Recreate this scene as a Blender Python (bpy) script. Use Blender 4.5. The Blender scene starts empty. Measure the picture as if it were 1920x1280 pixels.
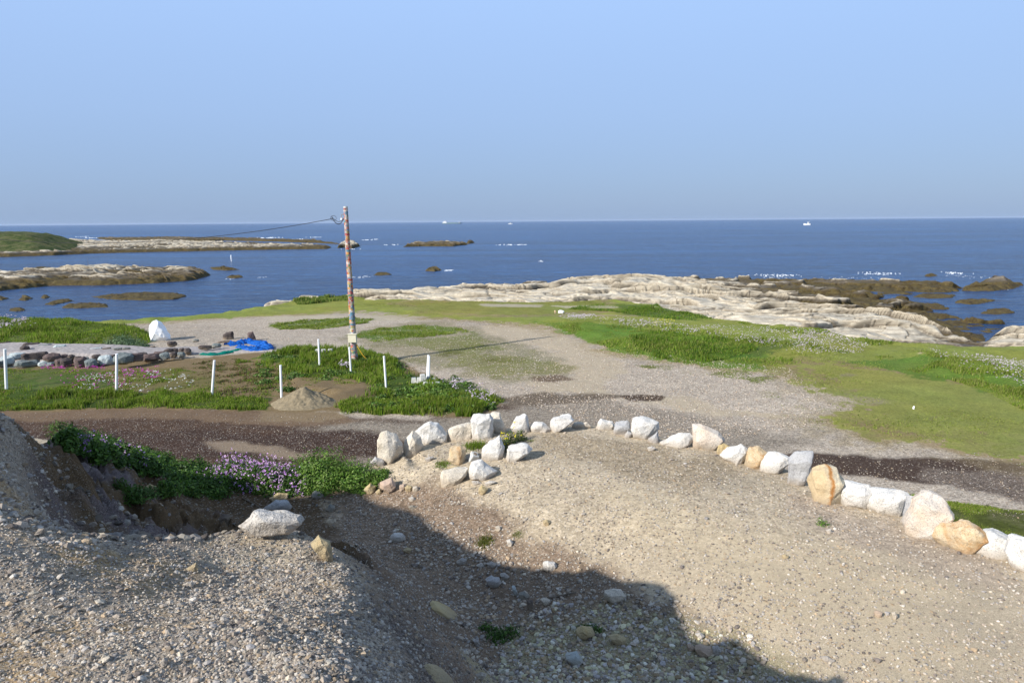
import bpy, bmesh, math, random
import numpy as np
from mathutils import Vector, Matrix, noise as mnoise

# ------------------------------------------------------------------ camera, sky, sun, exposure
scene = bpy.context.scene
COL = scene.collection
CAM_Z = 6.5
PITCH = math.radians(9.97)
ROLL = math.radians(0.45)
FPX = 1280.0
SEA = -2.0
SUN_AZ = (-0.80, -0.60)          # horizontal direction towards the sun
SUN_EL = math.radians(31.0)

F_ = np.array([0, math.cos(PITCH), -math.sin(PITCH)])
R0 = np.array([1.0, 0, 0]); U0 = np.array([0, math.sin(PITCH), math.cos(PITCH)])
R_ = R0 * math.cos(ROLL) - U0 * math.sin(ROLL)
U_ = R0 * math.sin(ROLL) + U0 * math.cos(ROLL)

cam_data = bpy.data.cameras.new("camera")
cam_data.sensor_width = 36.0
cam_data.lens = 36.0 * FPX / 1920.0
cam_data.clip_start = 0.1
cam_data.clip_end = 60000
cam = bpy.data.objects.new("camera", cam_data)
COL.objects.link(cam)
M = Matrix(((R_[0], U_[0], -F_[0], 0), (R_[1], U_[1], -F_[1], 0), (R_[2], U_[2], -F_[2], CAM_Z), (0, 0, 0, 1)))
cam.matrix_world = M
scene.camera = cam

world = bpy.data.worlds.new("World"); scene.world = world
world.use_nodes = True
wn = world.node_tree.nodes; wl = world.node_tree.links
for n in list(wn): wn.remove(n)
sky = wn.new("ShaderNodeTexSky"); sky.sky_type = 'NISHITA'; sky.sun_disc = False
sky.sun_elevation = SUN_EL
sky.sun_rotation = math.atan2(SUN_AZ[0], SUN_AZ[1])
sky.air_density = 1.0; sky.dust_density = 1.0; sky.ozone_density = 2.0
tc = wn.new("ShaderNodeTexCoord"); sep = wn.new("ShaderNodeSeparateXYZ")
ramp = wn.new("ShaderNodeValToRGB")
er = ramp.color_ramp
SKYC = [(0.0, (.186, .266, .412)), (.04, (.194, .282, .44)), (.14, (.232, .338, .54)), (.30, (.275, .408, .66)), (.5, (.25, .35, .52)), (1.0, (.19, .26, .39))]
while len(er.elements) < len(SKYC): er.elements.new(.5)
for e_, (p_, c_) in zip(er.elements, SKYC): e_.position = p_; e_.color = c_ + (1,)
tosky = wn.new("ShaderNodeMixRGB"); tosky.blend_type = 'MULTIPLY'; tosky.inputs[0].default_value = 1.0
tosky.inputs[2].default_value = (9.1, 9.1, 9.1, 1)
mul = wn.new("ShaderNodeMixRGB"); mul.blend_type = 'MIX'; mul.inputs[0].default_value = 0.90
bg = wn.new("ShaderNodeBackground"); bg.inputs[1].default_value = 0.11
wo = wn.new("ShaderNodeOutputWorld")
wl.new(tc.outputs['Generated'], sep.inputs[0]); wl.new(sep.outputs[2], ramp.inputs[0])
wl.new(ramp.outputs[0], tosky.inputs[1])
wl.new(sky.outputs[0], mul.inputs[1]); wl.new(tosky.outputs[0], mul.inputs[2])
wl.new(mul.outputs[0], bg.inputs[0]); wl.new(bg.outputs[0], wo.inputs[0])

sun_data = bpy.data.lights.new("sun", 'SUN'); sun_data.energy = 4.3; sun_data.angle = math.radians(0.6)
sun_data.color = (1.0, 0.95, 0.88)
sun = bpy.data.objects.new("sun", sun_data); COL.objects.link(sun)
SUNV = Vector((SUN_AZ[0] * math.cos(SUN_EL), SUN_AZ[1] * math.cos(SUN_EL), math.sin(SUN_EL)))
sun.rotation_euler = SUNV.to_track_quat('Z', 'Y').to_euler()
sun.location = SUNV * 50

scene.view_settings.view_transform = 'Standard'
scene.view_settings.look = 'None'
scene.view_settings.exposure = 0.65
scene.view_settings.gamma = 1.0
scene.cycles.max_bounces = 5
scene.cycles.diffuse_bounces = 3
scene.cycles.glossy_bounces = 2
scene.cycles.use_denoising = True

rng = np.random.default_rng(7)
random.seed(7)

# ------------------------------------------------------------------ maths helpers
def lin(r, g, b, k=1.0):
    o = []
    for c in (r, g, b):
        c /= 255.0
        o.append((c / 12.92 if c <= 0.04045 else ((c + 0.055) / 1.055) ** 2.4) * k)
    return tuple(o)

def ray(px, py):
    return R_ * ((px - 960) / FPX) + U_ * ((640 - py) / FPX) + F_

def at_z(px, py, z):
    d = ray(px, py)
    if d[2] > -1e-4: d[2] = -1e-4
    t = (z - CAM_Z) / d[2]
    return np.array([d[0] * t, d[1] * t, z])

def at_y(px, py, Y):
    d = ray(px, py)
    t = Y / d[1]
    return np.array([d[0] * t, Y, CAM_Z + d[2] * t])

def project(x, y, z):
    v = np.array([x, y, z - CAM_Z])
    zc = v @ F_
    return 960 + FPX * (v @ R_) / zc, 640 - FPX * (v @ U_) / zc

def _hash(ix, iy, seed):
    h = (ix.astype(np.int64) * 374761393 + iy.astype(np.int64) * 668265263 + seed * 2147483647) & 0xffffffff
    h = ((h ^ (h >> 13)) * 1274126177) & 0xffffffff
    h = h ^ (h >> 16)
    return (h & 0xffffff) / float(0xffffff)

def vnoise(x, y, seed=0):
    x = np.asarray(x, float); y = np.asarray(y, float)
    ix = np.floor(x); iy = np.floor(y)
    fx = x - ix; fy = y - iy
    fx = fx * fx * fx * (fx * (fx * 6 - 15) + 10); fy = fy * fy * fy * (fy * (fy * 6 - 15) + 10)
    a = _hash(ix, iy, seed); b = _hash(ix + 1, iy, seed); c = _hash(ix, iy + 1, seed); d = _hash(ix + 1, iy + 1, seed)
    return (a * (1 - fx) + b * fx) * (1 - fy) + (c * (1 - fx) + d * fx) * fy   # 0..1

def fbm(x, y, seed=0, octs=4, gain=0.5):
    s = 0; a = 1.0; t = 0
    for o in range(octs):
        s = s + a * (vnoise(x * 2 ** o + 17.3 * o, y * 2 ** o - 9.1 * o, seed + o) - 0.5); t += a; a *= gain
    return s / t * 2      # about -1..1

def sdist(P, X, Y):
    """signed distance to polygon P (n,2), negative inside"""
    P = np.asarray(P, float)[:, :2]
    d = np.full(np.shape(X), 1e18); inside = np.zeros(np.shape(X), bool)
    n = len(P)
    for i in range(n):
        ax, ay = P[i]; bx, by = P[(i + 1) % n]
        ex, ey = bx - ax, by - ay
        l2 = ex * ex + ey * ey + 1e-12
        t = np.clip(((X - ax) * ex + (Y - ay) * ey) / l2, 0, 1)
        dx = X - ax - t * ex; dy = Y - ay - t * ey
        d = np.minimum(d, dx * dx + dy * dy)
        c = ((ay > Y) != (by > Y)) & (X < ex * (Y - ay) / (ey if abs(ey) > 1e-12 else 1e-12) + ax)
        inside ^= c
    d = np.sqrt(d)
    return np.where(inside, -d, d)

def worley(x, y, seed=0):
    """block noise: distance to the nearest joint, and a random value per block"""
    ix = np.floor(x); iy = np.floor(y)
    f1 = np.full(np.shape(x), 9.0); f2 = f1.copy(); val = f1.copy()
    for a in (-1, 0, 1):
        for b in (-1, 0, 1):
            cx = ix + a; cy = iy + b
            d = np.hypot(cx + _hash(cx, cy, seed) - x, cy + _hash(cx, cy, seed + 1) - y)
            nr_ = d < f1
            f2 = np.where(nr_, f1, np.minimum(f2, d)); val = np.where(nr_, _hash(cx, cy, seed + 2), val); f1 = np.where(nr_, d, f1)
    return f2 - f1, val

def smooth(a, b, x):
    t = np.clip((x - a) / (b - a), 0, 1)
    return t * t * (3 - 2 * t)

class RBF:
    def __init__(s, pts):
        s.p = np.array([[q[0], q[1]] for q in pts], float); z = np.array([q[2] for q in pts], float)
        n = len(pts)
        D = np.sqrt(((s.p[:, None] - s.p[None]) ** 2).sum(-1) + 0.05)
        A = np.zeros((n + 3, n + 3)); A[:n, :n] = D; A[:n, n] = 1; A[:n, n + 1:] = s.p
        A[n, :n] = 1; A[n + 1:, :n] = s.p.T
        A[:n, :n] += np.eye(n) * 1e-3 * -1
        s.w = np.linalg.solve(A, np.r_[z, 0, 0, 0])
    def __call__(s, X, Y):
        X = np.asarray(X, float); Y = np.asarray(Y, float)
        out = np.full(X.shape, s.w[-3]) + s.w[-2] * X + s.w[-1] * Y
        for i, (a, b) in enumerate(s.p):
            out = out + s.w[i] * np.sqrt((X - a) ** 2 + (Y - b) ** 2 + 0.05)
        return out

# ------------------------------------------------------------------ terrain shape
def wpoly(pts, z=0.0):
    return [at_z(a, b, z)[:2] for a, b in pts]

LAND_EDGE = [(-900, 606), (-300, 603), (0, 604), (150, 604), (350, 592), (500, 575), (560, 564), (600, 558), (650, 556), (700, 559), (800, 562),
             (900, 565), (1000, 566), (1150, 562), (1230, 572), (1300, 590), (1380, 600), (1450, 608), (1530, 616), (1600, 632), (1700, 642),
             (1800, 648), (1920, 650), (2300, 660), (3200, 690)]
LAND = wpoly(LAND_EDGE) + [np.array([60, -30]), np.array([-90, -30])]

LEFT_BANK = wpoly([(-500, 604), (0, 606), (140, 608), (240, 616), (286, 628), (284, 642), (200, 652), (0, 647), (-500, 640)])
POLE_BANK = wpoly([(470, 672), (560, 655), (640, 660), (735, 672), (760, 700), (850, 718), (945, 748), (890, 778), (660, 775), (610, 745), (520, 735), (540, 700)])
FLOWER_BANK = wpoly([(1010, 600), (1150, 592), (1300, 600), (1450, 618), (1560, 632), (1640, 655), (1500, 668), (1340, 675), (1200, 668), (1110, 645)])
FLOWER_BANK_FAR = wpoly([(1660, 655), (1780, 668), (1920, 690), (2200, 730), (2200, 800), (1920, 740), (1820, 715), (1700, 690)])

def h_low(X, Y):
    e = sdist(LAND, X, Y)
    z = 0.05 * fbm(X / 4, Y / 4, 3, 3) + 0.02 * fbm(X / 0.8, Y / 0.8, 5, 2)
    for P, h, w in ((LEFT_BANK, .38, .8), (POLE_BANK, .16, .7), (FLOWER_BANK, .22, 1.6), (FLOWER_BANK_FAR, .25, 1.4)):
        d = sdist(P, X, Y)
        z = z + h * smooth(0.2, -w, d) * (1 + .5 * fbm(X / 1.5, Y / 1.5, 11, 2))
    z = z + 0.12 * smooth(3.0, 0.3, -e) * fbm(X / 1.2, Y / 1.2, 31, 2)
    z = np.where(e > 0, z - 0.85 * e, z)
    return np.maximum(z, -6.0 + 0 * z)

# foreground: platform with boulders, pit and gravel mound
EDGE_PX = [(-900, 770, 1.6), (-300, 800, 1.5), (0, 812, 1.5), (130, 836, 1.4), (260, 860, 1.35), (400, 885, 1.2), (520, 893, 1.2), (620, 888, 1.25),
           (700, 878, 1.4), (735, 862, 1.5), (790, 842, 1.6), (860, 820, 1.6), (905, 812, 1.65), (945, 806, 1.65), (985, 803, 1.7), (1010, 803, 1.7),
           (1050, 801, 1.7), (1090, 799, 1.7), (1130, 801, 1.7), (1165, 808, 1.7), (1205, 815, 1.7), (1270, 828, 1.65), (1325, 836, 1.65),
           (1385, 855, 1.6), (1415, 865, 1.6), (1450, 875, 1.6), (1495, 893, 1.6), (1545, 925, 1.6), (1600, 938, 1.6), (1655, 948, 1.6),
           (1730, 985, 1.6), (1800, 1012, 1.6), (1850, 1030, 1.6), (1920, 1055, 1.6), (2100, 1120, 1.6), (2500, 1300, 1.6)]
FORE = [at_z(a, b, c)[:2] for a, b, c in EDGE_PX] + [np.array([12, -6]), np.array([-30, -6])]
CTRL = [(a, b, c) for a, b, c in EDGE_PX] + [
    # platform
    (1900, 1270, 1.55), (1600, 1270, 1.5), (1500, 1200, 1.5), (1350, 1270, 1.25), (1200, 1270, 1.2), (1200, 1150, 1.2), (1050, 1150, 1.05),
    (1000, 1080, 1.1), (1000, 950, 1.55), (1200, 950, 1.7), (1100, 860, 1.75), (1400, 1000, 1.65), (1600, 1100, 1.6), (850, 950, 1.35),
    (830, 1010, 1.15), (900, 890, 1.6), (760, 960, 1.15), (680, 940, 1.15), (760, 880, 1.5), (1750, 1150, 1.6),
    # pit floor and earth slope on the left
    (600, 940, 1.1), (500, 950, 1.05), (420, 960, 1.1), (620, 985, 1.15), (760, 1060, 1.0), (850, 1130, .95), (900, 1230, 1.0), (800, 1280, 1.3),
    (470, 985, 1.2), (300, 905, 1.7), (200, 870, 2.2), (130, 848, 2.9),
    (110, 865, 3.7), (150, 905, 3.5), (130, 940, 3.9), (240, 940, 2.9), (330, 968, 2.3), (400, 985, 1.6), (230, 905, 2.25), (300, 935, 1.9),
    (200, 985, 3.5), (250, 1000, 3.1), (130, 975, 4.2),
    # mound crest and top
    (0, 808, 5.370), (40, 812, 5.370), (42, 842, 5.300), (40, 885, 5.250), (48, 935, 5.200), (72, 978, 5.170), (120, 1001, 5.150), (180, 1010, 5.100), (260, 1016, 4.800), (330, 1018, 4.785), (420, 1010, 4.746), (500, 1001, 4.767), (560, 1003, 4.847), (610, 1030, 4.900), (645, 1085, 4.975), (675, 1150, 5.075), (695, 1210, 5.175), (705, 1280, 5.275), (0, 900, 5.375), (0, 1000, 5.337), (0, 1280, 5.337), (150, 1150, 5.228), (300, 1280, 5.343), (300, 1120, 5.125), (450, 1100, 5.038), (550, 1200, 5.276), (450, 1280, 5.347), (600, 1280, 5.375), (540, 1060, 4.951),
    # right face of the mound
    (700, 1060, 1.9), (760, 1160, 1.6), (800, 1220, 1.5)]
CREST_PX = [(0, 808, 5.37), (40, 812, 5.37), (42, 842, 5.3), (40, 885, 5.25), (48, 935, 5.2), (72, 978, 5.17), (120, 1001, 5.15), (180, 1010, 5.1), (260, 1016, 4.8), (330, 1018, 4.785), (420, 1010, 4.746), (500, 1001, 4.767), (560, 1003, 4.847), (610, 1030, 4.9), (645, 1085, 4.975), (675, 1150, 5.075)]
CTRL_W = [(.15, 1.6, 4.5), (.7, 1.9, 3.2), (1.5, 2.3, 1.9), (.3, .6, 4.6), (1.8, .8, 2.8), (3, 2, 1.7), (0, -.6, 4.9), (0, -3, 4.4), (4, -3, 3), (8, -4, 2),
          (-1.2, .2, 5.1), (-2.2, .6, 5.1), (-2.6, 2.4, 5.45), (-3.5, 2.9, 5.3), (-4.25, 3.85, 6.2), (-4.9, 3.9, 6.4), (-5.6, 4.9, 6.0), (-7, 4.5, 6.65), (-8.5, 5, 6.9), (-10, 5.5, 7.5), (-12, 6.5, 7.6), (-5, 1, 5.6), (-6.4, 6.6, 4.3), (-7.5, 7, 4.2), (-9, 11, 2.2), (-3, -3, 4.2), (-14, 0, 5), (-16, 9, 3)]  # unseen peaks left of frame, shaped to cast the platform's shadow
_beh = []
for a_, b_, c_ in CREST_PX:
    if 180 <= a_ <= 560:
        q_ = at_z(a_, b_, c_); _beh.append((q_[0] * 1.2, q_[1] * 1.2, c_ - .50))
    elif 35 < a_ < 140 and b_ > 830:
        _beh.append(at_z(a_ + 28, b_ - 6, c_ - .40))
fore_rbf = RBF(_beh + [at_z(a, b, c) for a, b, c in CTRL] + [(a, b, c) for a, b, c in CTRL_W])
MOUND = None

def h_fore(X, Y, detail=True):
    d = sdist(FORE, X, Y)
    z = fore_rbf(X, Y)
    z = z - np.maximum(0, d - .15) * 1.15
    if detail:
        z = z + 0.035 * fbm(X / .9, Y / .9, 21, 4, .55)
        steep = smooth(2.2, 3.4, z) + 0 * X
        z = z + steep * 0.035 * fbm(X / .28, Y / .28, 24, 4, .6)
        off = smooth(5.3, 5.9, z) * smooth(-2.9, -3.4, X)
        z = z + off * (.22 * fbm(X / .9, Y / .9, 28, 4, .65))  # roughens the unseen hill to break up its shadow edge
        lump = smooth(1.4, 1.9, z) * smooth(5.0, 4.5, z) * smooth(-1.4, -2.4, X)
        rd = 1 - np.abs(fbm(X / .9 + .3 * Y, Y / 1.3, 34, 4, .6)) * 2.2
        z = z + lump * (.30 * fbm(X / .7, Y / .7, 33, 5, .70) + .40 * (rd - .4) + .05 * fbm(X / .18, Y / .18, 36, 3))
        # eroded gullies on the shaded side of the mound
        g = np.abs(fbm(X / .5 + .4 * Y, Y / 1.1, 27, 3))
        m = smooth(1.9, 2.5, z) * smooth(4.9, 4.3, z) * smooth(3.2, 4.2, Y) * smooth(-1.0, -2.0, X)
        z = z - m * 0.5 * smooth(.25, 0, g)
    return z

def height(X, Y, detail=True):
    X = np.asarray(X, float); Y = np.asarray(Y, float)
    zl = h_low(X, Y)
    zf = np.full(X.shape, -9.0)
    near = Y < 24
    if near.any():
        zf = zf.copy(); zf[near] = h_fore(X[near], Y[near], detail)
    return np.maximum(zl, zf)

_TS = np.geomspace(1.2, 400, 1600)
def hit(px, py):
    d = ray(px, py)
    P = d[None] * _TS[:, None]
    z = CAM_Z + P[:, 2]
    h = height(P[:, 0], P[:, 1])
    below = np.where(z < h)[0]
    i = below[0] if len(below) else len(_TS) - 1
    a, b = _TS[max(i - 1, 0)], _TS[i]
    ts = np.linspace(a, b, 12); Q = d[None] * ts[:, None]
    k = np.where(CAM_Z + Q[:, 2] < height(Q[:, 0], Q[:, 1]))[0]
    t = ts[k[0]] if len(k) else b
    p = d * t
    return np.array([p[0], p[1], CAM_Z + p[2]])

def normal(X, Y, e=.06):
    hx = (height(X + e, Y) - height(X - e, Y)) / (2 * e)
    hy = (height(X, Y + e) - height(X, Y - e)) / (2 * e)
    n = np.stack([-hx, -hy, np.ones_like(hx)], -1)
    return n / np.linalg.norm(n, axis=-1, keepdims=True)

# ------------------------------------------------------------------ object helpers
def tag(o, label=None, cat=None, group=None, kind=None):
    if label: o['label'] = label
    if cat: o['category'] = cat
    if group: o['group'] = group
    if kind: o['kind'] = kind
    return o

def np_mesh(name, V, F, mat, attrs=None, smooth_=True, parent=None, loc=None):
    """V (n,3), F (m,k) array of equal-size faces"""
    V = np.asarray(V, np.float32); F = np.asarray(F, np.int32)
    me = bpy.data.meshes.new(name)
    me.vertices.add(len(V)); me.vertices.foreach_set("co", V.ravel())
    k = F.shape[1]
    me.loops.add(F.size); me.loops.foreach_set("vertex_index", F.ravel())
    me.polygons.add(len(F))
    me.polygons.foreach_set("loop_start", np.arange(0, F.size, k, dtype=np.int32))
    me.polygons.foreach_set("use_smooth", np.full(len(F), smooth_))
    me.update(calc_edges=True)
    for an, (typ, dat) in (attrs or {}).items():
        if typ == 'COLOR':
            a = me.color_attributes.new(an, 'FLOAT_COLOR', 'POINT')
            d = np.asarray(dat, np.float32)
            if d.shape[1] == 3: d = np.c_[d, np.ones(len(d), np.float32)]
            a.data.foreach_set("color", d.ravel())
        else:
            a = me.attributes.new(an, 'FLOAT', 'POINT'); a.data.foreach_set("value", np.asarray(dat, np.float32))
    if mat: me.materials.append(mat)
    o = bpy.data.objects.new(name, me); COL.objects.link(o)
    if parent: o.parent = parent
    if loc is not None: o.location = loc
    return o

def bm_obj(name, bm, mat, parent=None, loc=None, smooth_=False):
    me = bpy.data.meshes.new(name); bm.to_mesh(me); bm.free()
    if mat: me.materials.append(mat)
    if smooth_:
        for p in me.polygons: p.use_smooth = True
    o = bpy.data.objects.new(name, me); COL.objects.link(o)
    if parent: o.parent = parent
    if loc is not None: o.location = loc
    return o

def empty(name, loc):
    o = bpy.data.objects.new(name, None); COL.objects.link(o); o.location = loc
    o.empty_display_size = .2
    return o

def grid_faces(nr, nc, keep=None):
    i = np.arange(nr - 1)[:, None] * nc + np.arange(nc - 1)[None]
    F = np.stack([i, i + 1, i + nc + 1, i + nc], -1).reshape(-1, 4)
    if keep is not None: F = F[keep.reshape(-1)]
    return F

def compact(V, F, attrs):
    used = np.zeros(len(V), bool); used[F.ravel()] = True
    idx = np.cumsum(used) - 1
    return V[used], idx[F], {k: (t, np.asarray(d)[used]) for k, (t, d) in attrs.items()}

# ------------------------------------------------------------------ materials
class NT:
    def __init__(s, name, rough=.9, spec=.2):
        s.m = bpy.data.materials.new(name); s.m.use_nodes = True
        s.n = s.m.node_tree.nodes; s.l = s.m.node_tree.links
        s.b = s.n['Principled BSDF']
        s.b.inputs['Roughness'].default_value = rough
        s.b.inputs['Specular IOR Level'].default_value = spec
        s.tc = s.n.new('ShaderNodeTexCoord')
    def out(s, x): return x.outputs[0] if hasattr(x, 'outputs') else x
    def put(s, sock, x):
        if x is None: return
        if isinstance(x, (int, float)): sock.default_value = x
        elif isinstance(x, tuple): sock.default_value = (x + (1,))[:4] if len(sock.default_value) == 4 else x
        else: s.l.new(s.out(x), sock)
    def attr(s, name, col=True):
        a = s.n.new('ShaderNodeAttribute'); a.attribute_name = name
        return a.outputs['Color'] if col else a.outputs['Fac']
    def mapping(s, scale=(1, 1, 1), rot=(0, 0, 0), coord='Object'):
        mp = s.n.new('ShaderNodeMapping'); mp.inputs['Scale'].default_value = scale; mp.inputs['Rotation'].default_value = rot
        s.l.new(s.tc.outputs[coord], mp.inputs[0]); return mp.outputs[0]
    def noise(s, scale, detail=4, rough=.55, vec=None, dist=0):
        n = s.n.new('ShaderNodeTexNoise'); n.inputs['Scale'].default_value = scale; n.inputs['Detail'].default_value = detail
        n.inputs['Roughness'].default_value = rough; n.inputs['Distortion'].default_value = dist
        s.l.new(vec if vec is not None else s.tc.outputs['Object'], n.inputs['Vector']); return n.outputs['Fac']
    def voro(s, scale, feat='F1', vec=None, color=False):
        n = s.n.new('ShaderNodeTexVoronoi'); n.inputs['Scale'].default_value = scale; n.feature = feat
        s.l.new(vec if vec is not None else s.tc.outputs['Object'], n.inputs['Vector'])
        return n.outputs['Color'] if color else n.outputs['Distance']
    def math(s, op, a, b=None, c=None, clamp=False):
        n = s.n.new('ShaderNodeMath'); n.operation = op; n.use_clamp = clamp
        s.put(n.inputs[0], a); s.put(n.inputs[1], b); s.put(n.inputs[2], c); return n.outputs[0]
    def ramp(s, fac, stops):
        n = s.n.new('ShaderNodeValToRGB'); cr = n.color_ramp
        while len(cr.elements) < len(stops): cr.elements.new(.5)
        for e, (p, c) in zip(cr.elements, stops):
            e.position = p; e.color = (c, c, c, 1) if isinstance(c, (int, float)) else tuple(c) + (1,)
        s.l.new(s.out(fac), n.inputs[0]); return n.outputs[0]
    def maprange(s, v, a, b, c, d):
        n = s.n.new('ShaderNodeMapRange'); s.put(n.inputs[0], v)
        for i, x in enumerate((a, b, c, d)): s.put(n.inputs[i + 1], x)
        return n.outputs[0]
    def mix(s, fac, a, b, mode='MIX'):
        n = s.n.new('ShaderNodeMixRGB'); n.blend_type = mode
        s.put(n.inputs[0], fac); s.put(n.inputs[1], a); s.put(n.inputs[2], b); return n.outputs[0]
    def bump(s, h, strength=.3, dist=.02, prev=None):
        n = s.n.new('ShaderNodeBump'); s.put(n.inputs['Strength'], strength); s.put(n.inputs['Distance'], dist)
        s.put(n.inputs['Height'], h)
        if prev is not None: s.l.new(prev, n.inputs['Normal'])
        return n.outputs[0]
    def sepz(s, sock, i=0):
        n = s.n.new('ShaderNodeSeparateXYZ'); s.l.new(sock, n.inputs[0]); return n.outputs[i]
    def done(s, color, normal=None, rough=None):
        s.put(s.b.inputs['Base Color'], color)
        if normal is not None: s.l.new(normal, s.b.inputs['Normal'])
        if rough is not None: s.put(s.b.inputs['Roughness'], rough)
        return s.m

def mat_ground():
    t = NT('ground_cover', .95, .12)
    col = t.attr('col'); gv = t.attr('grav', False); gr = t.attr('grass', False)
    # gravel speckle at three sizes
    ne = t.attr('near', False)
    def lod(a, b): return t.math('ADD', t.math('MULTIPLY', b, ne), t.math('MULTIPLY', a, t.math('SUBTRACT', 1.0, ne)))
    v1 = lod(t.sepz(t.voro(38, color=True)), t.sepz(t.voro(240, color=True))); v2 = lod(t.sepz(t.voro(20, color=True)), t.sepz(t.voro(95, color=True))); v3 = lod(t.sepz(t.voro(9, color=True)), t.sepz(t.voro(40, color=True)))
    n1 = t.noise(2.2, 6, .7)
    n9 = t.noise(110, 3, .7)
    sp = t.math('ADD', t.math('MULTIPLY', v1, .8), t.math('ADD', t.math('MULTIPLY', v2, .9), t.math('MULTIPLY', v3, .35)))   # 0..2.05
    sp = t.math('ADD', sp, t.math('MULTIPLY', n9, .5))
    sp = t.maprange(sp, .3, 2.1, .40, 1.66)
    sp = t.math('MULTIPLY', sp, t.maprange(n1, .3, .7, .88, 1.12))
    f = t.math('ADD', t.math('MULTIPLY', t.math('SUBTRACT', sp, 1.0), gv), 1.0)
    hi = t.math('MULTIPLY', t.ramp(v1, [(.88, 0.0), (.95, 1.0)]), t.math('MULTIPLY', gv, .35))
    c = t.mix(1.0, col, f, 'MULTIPLY')
    c = t.mix(hi, c, (.62, .58, .52))
    # grass variation
    g1 = t.noise(9, 5, .75); g2 = t.noise(1.1, 4, .6); g3 = t.noise(38, 3, .8)
    gf = t.math('MULTIPLY', t.maprange(g1, .3, .7, .65, 1.35), t.maprange(g3, .25, .75, .6, 1.4))
    gf = t.math('MULTIPLY', gf, t.maprange(g2, .3, .7, .85, 1.15))
    gc = t.mix(1.0, col, gf, 'MULTIPLY')
    c = t.mix(gr, c, gc)
    h = t.math('ADD', t.math('MULTIPLY', v1, .4), t.math('MULTIPLY', v2, .8))
    h = t.math('ADD', h, t.math('MULTIPLY', n9, .5))
    nb = t.bump(h, t.math('MULTIPLY', gv, .55), .02)
    nb = t.bump(t.math('ADD', g1, g3), t.math('MULTIPLY', gr, .8), .05, nb)
    return t.done(c, nb)

def mat_attr(name, rough=.85, transl=0.0, spec=.2, var=0.0, bump=False):
    t = NT(name, rough, spec)
    c = t.attr('col')
    if var:
        c = t.mix(1.0, c, t.maprange(t.noise(60, 3, .7), .3, .7, 1 - var, 1 + var), 'MULTIPLY')
    m = t.done(c, t.bump(t.noise(90, 3, .6), .4, .01) if bump else None)
    if transl:
        tr = t.n.new('ShaderNodeBsdfTranslucent'); t.l.new(c, tr.inputs[0])
        mx = t.n.new('ShaderNodeMixShader'); mx.inputs[0].default_value = transl
        t.l.new(t.b.outputs[0], mx.inputs[1]); t.l.new(tr.outputs[0], mx.inputs[2])
        t.l.new(mx.outputs[0], t.n['Material Output'].inputs[0])
    return m

def mat_granite(name, base, tint, dark=(.12, .12, .12), stain=0.0, stain_col=(.50, .27, .08), grain=1.0, scale=1.0, streak=False):
    t = NT(name, .85, .25)
    n1 = t.noise(3.5 * scale, 5, .6); n2 = t.noise(70 * scale, 3, .8); v = t.sepz(t.voro(110 * scale, color=True))
    c = t.mix(t.maprange(n1, .35, .68, 0, 1), base, tint)
    c = t.mix(t.math('MULTIPLY', t.ramp(v, [(.78, 0.0), (.9, 1.0)]), .55 * grain), c, dark)
    c = t.mix(t.math('MULTIPLY', t.ramp(n2, [(.3, 1.0), (.45, 0.0)]), .5 * grain), c, tuple(x * .55 for x in base))
    if stain:
        s1 = t.noise(2.6 * scale, 5, .7, dist=.6)
        lo = .62 - .3 * stain
        c = t.mix(t.math('MULTIPLY', t.ramp(s1, [(lo, 0.0), (lo + .13, 1.0)]), .85), c, stain_col)
        c = t.mix(t.math('MULTIPLY', t.ramp(t.noise(7 * scale, 5, .8), [(.55, 0.0), (.7, 1.0)]), .6 * stain), c, tuple(x * .6 for x in stain_col))
    if streak:
        x = t.sepz(t.tc.outputs['Object'], 0)
        w = t.math('ADD', x, t.math('MULTIPLY', t.math('SUBTRACT', t.noise(7, 4, .7), .5), .16))
        w = t.math('ABSOLUTE', t.math('ADD', w, .0))
        c = t.mix(t.ramp(w, [(.01, 1.0), (.05, 0.0)]), c, (.36, .14, .03))
        c = t.mix(t.ramp(t.math('ADD', x, .12), [(0.0, .5), (.2, 0.0)]), c, (.55, .38, .18))
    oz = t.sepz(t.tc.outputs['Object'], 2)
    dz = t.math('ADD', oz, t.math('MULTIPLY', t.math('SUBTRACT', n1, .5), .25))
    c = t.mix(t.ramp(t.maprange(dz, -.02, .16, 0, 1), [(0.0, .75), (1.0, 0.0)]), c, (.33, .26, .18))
    h = t.math('ADD', t.math('MULTIPLY', t.noise(14 * scale, 6, .7), 1.0), t.math('MULTIPLY', n2, .25))
    return t.done(c, t.bump(h, .8, .04))

def mat_plain(name, col, rough=.7, spec=.3, var=.1, scale=8, bump=.1, metallic=0):
    t = NT(name, rough, spec)
    n = t.noise(scale, 5, .65)
    c = t.mix(1.0, col, t.maprange(n, .3, .7, 1 - var, 1 + var), 'MULTIPLY')
    t.b.inputs['Metallic'].default_value = metallic
    return t.done(c, t.bump(t.noise(scale * 6, 4, .6), bump, .01))

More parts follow.
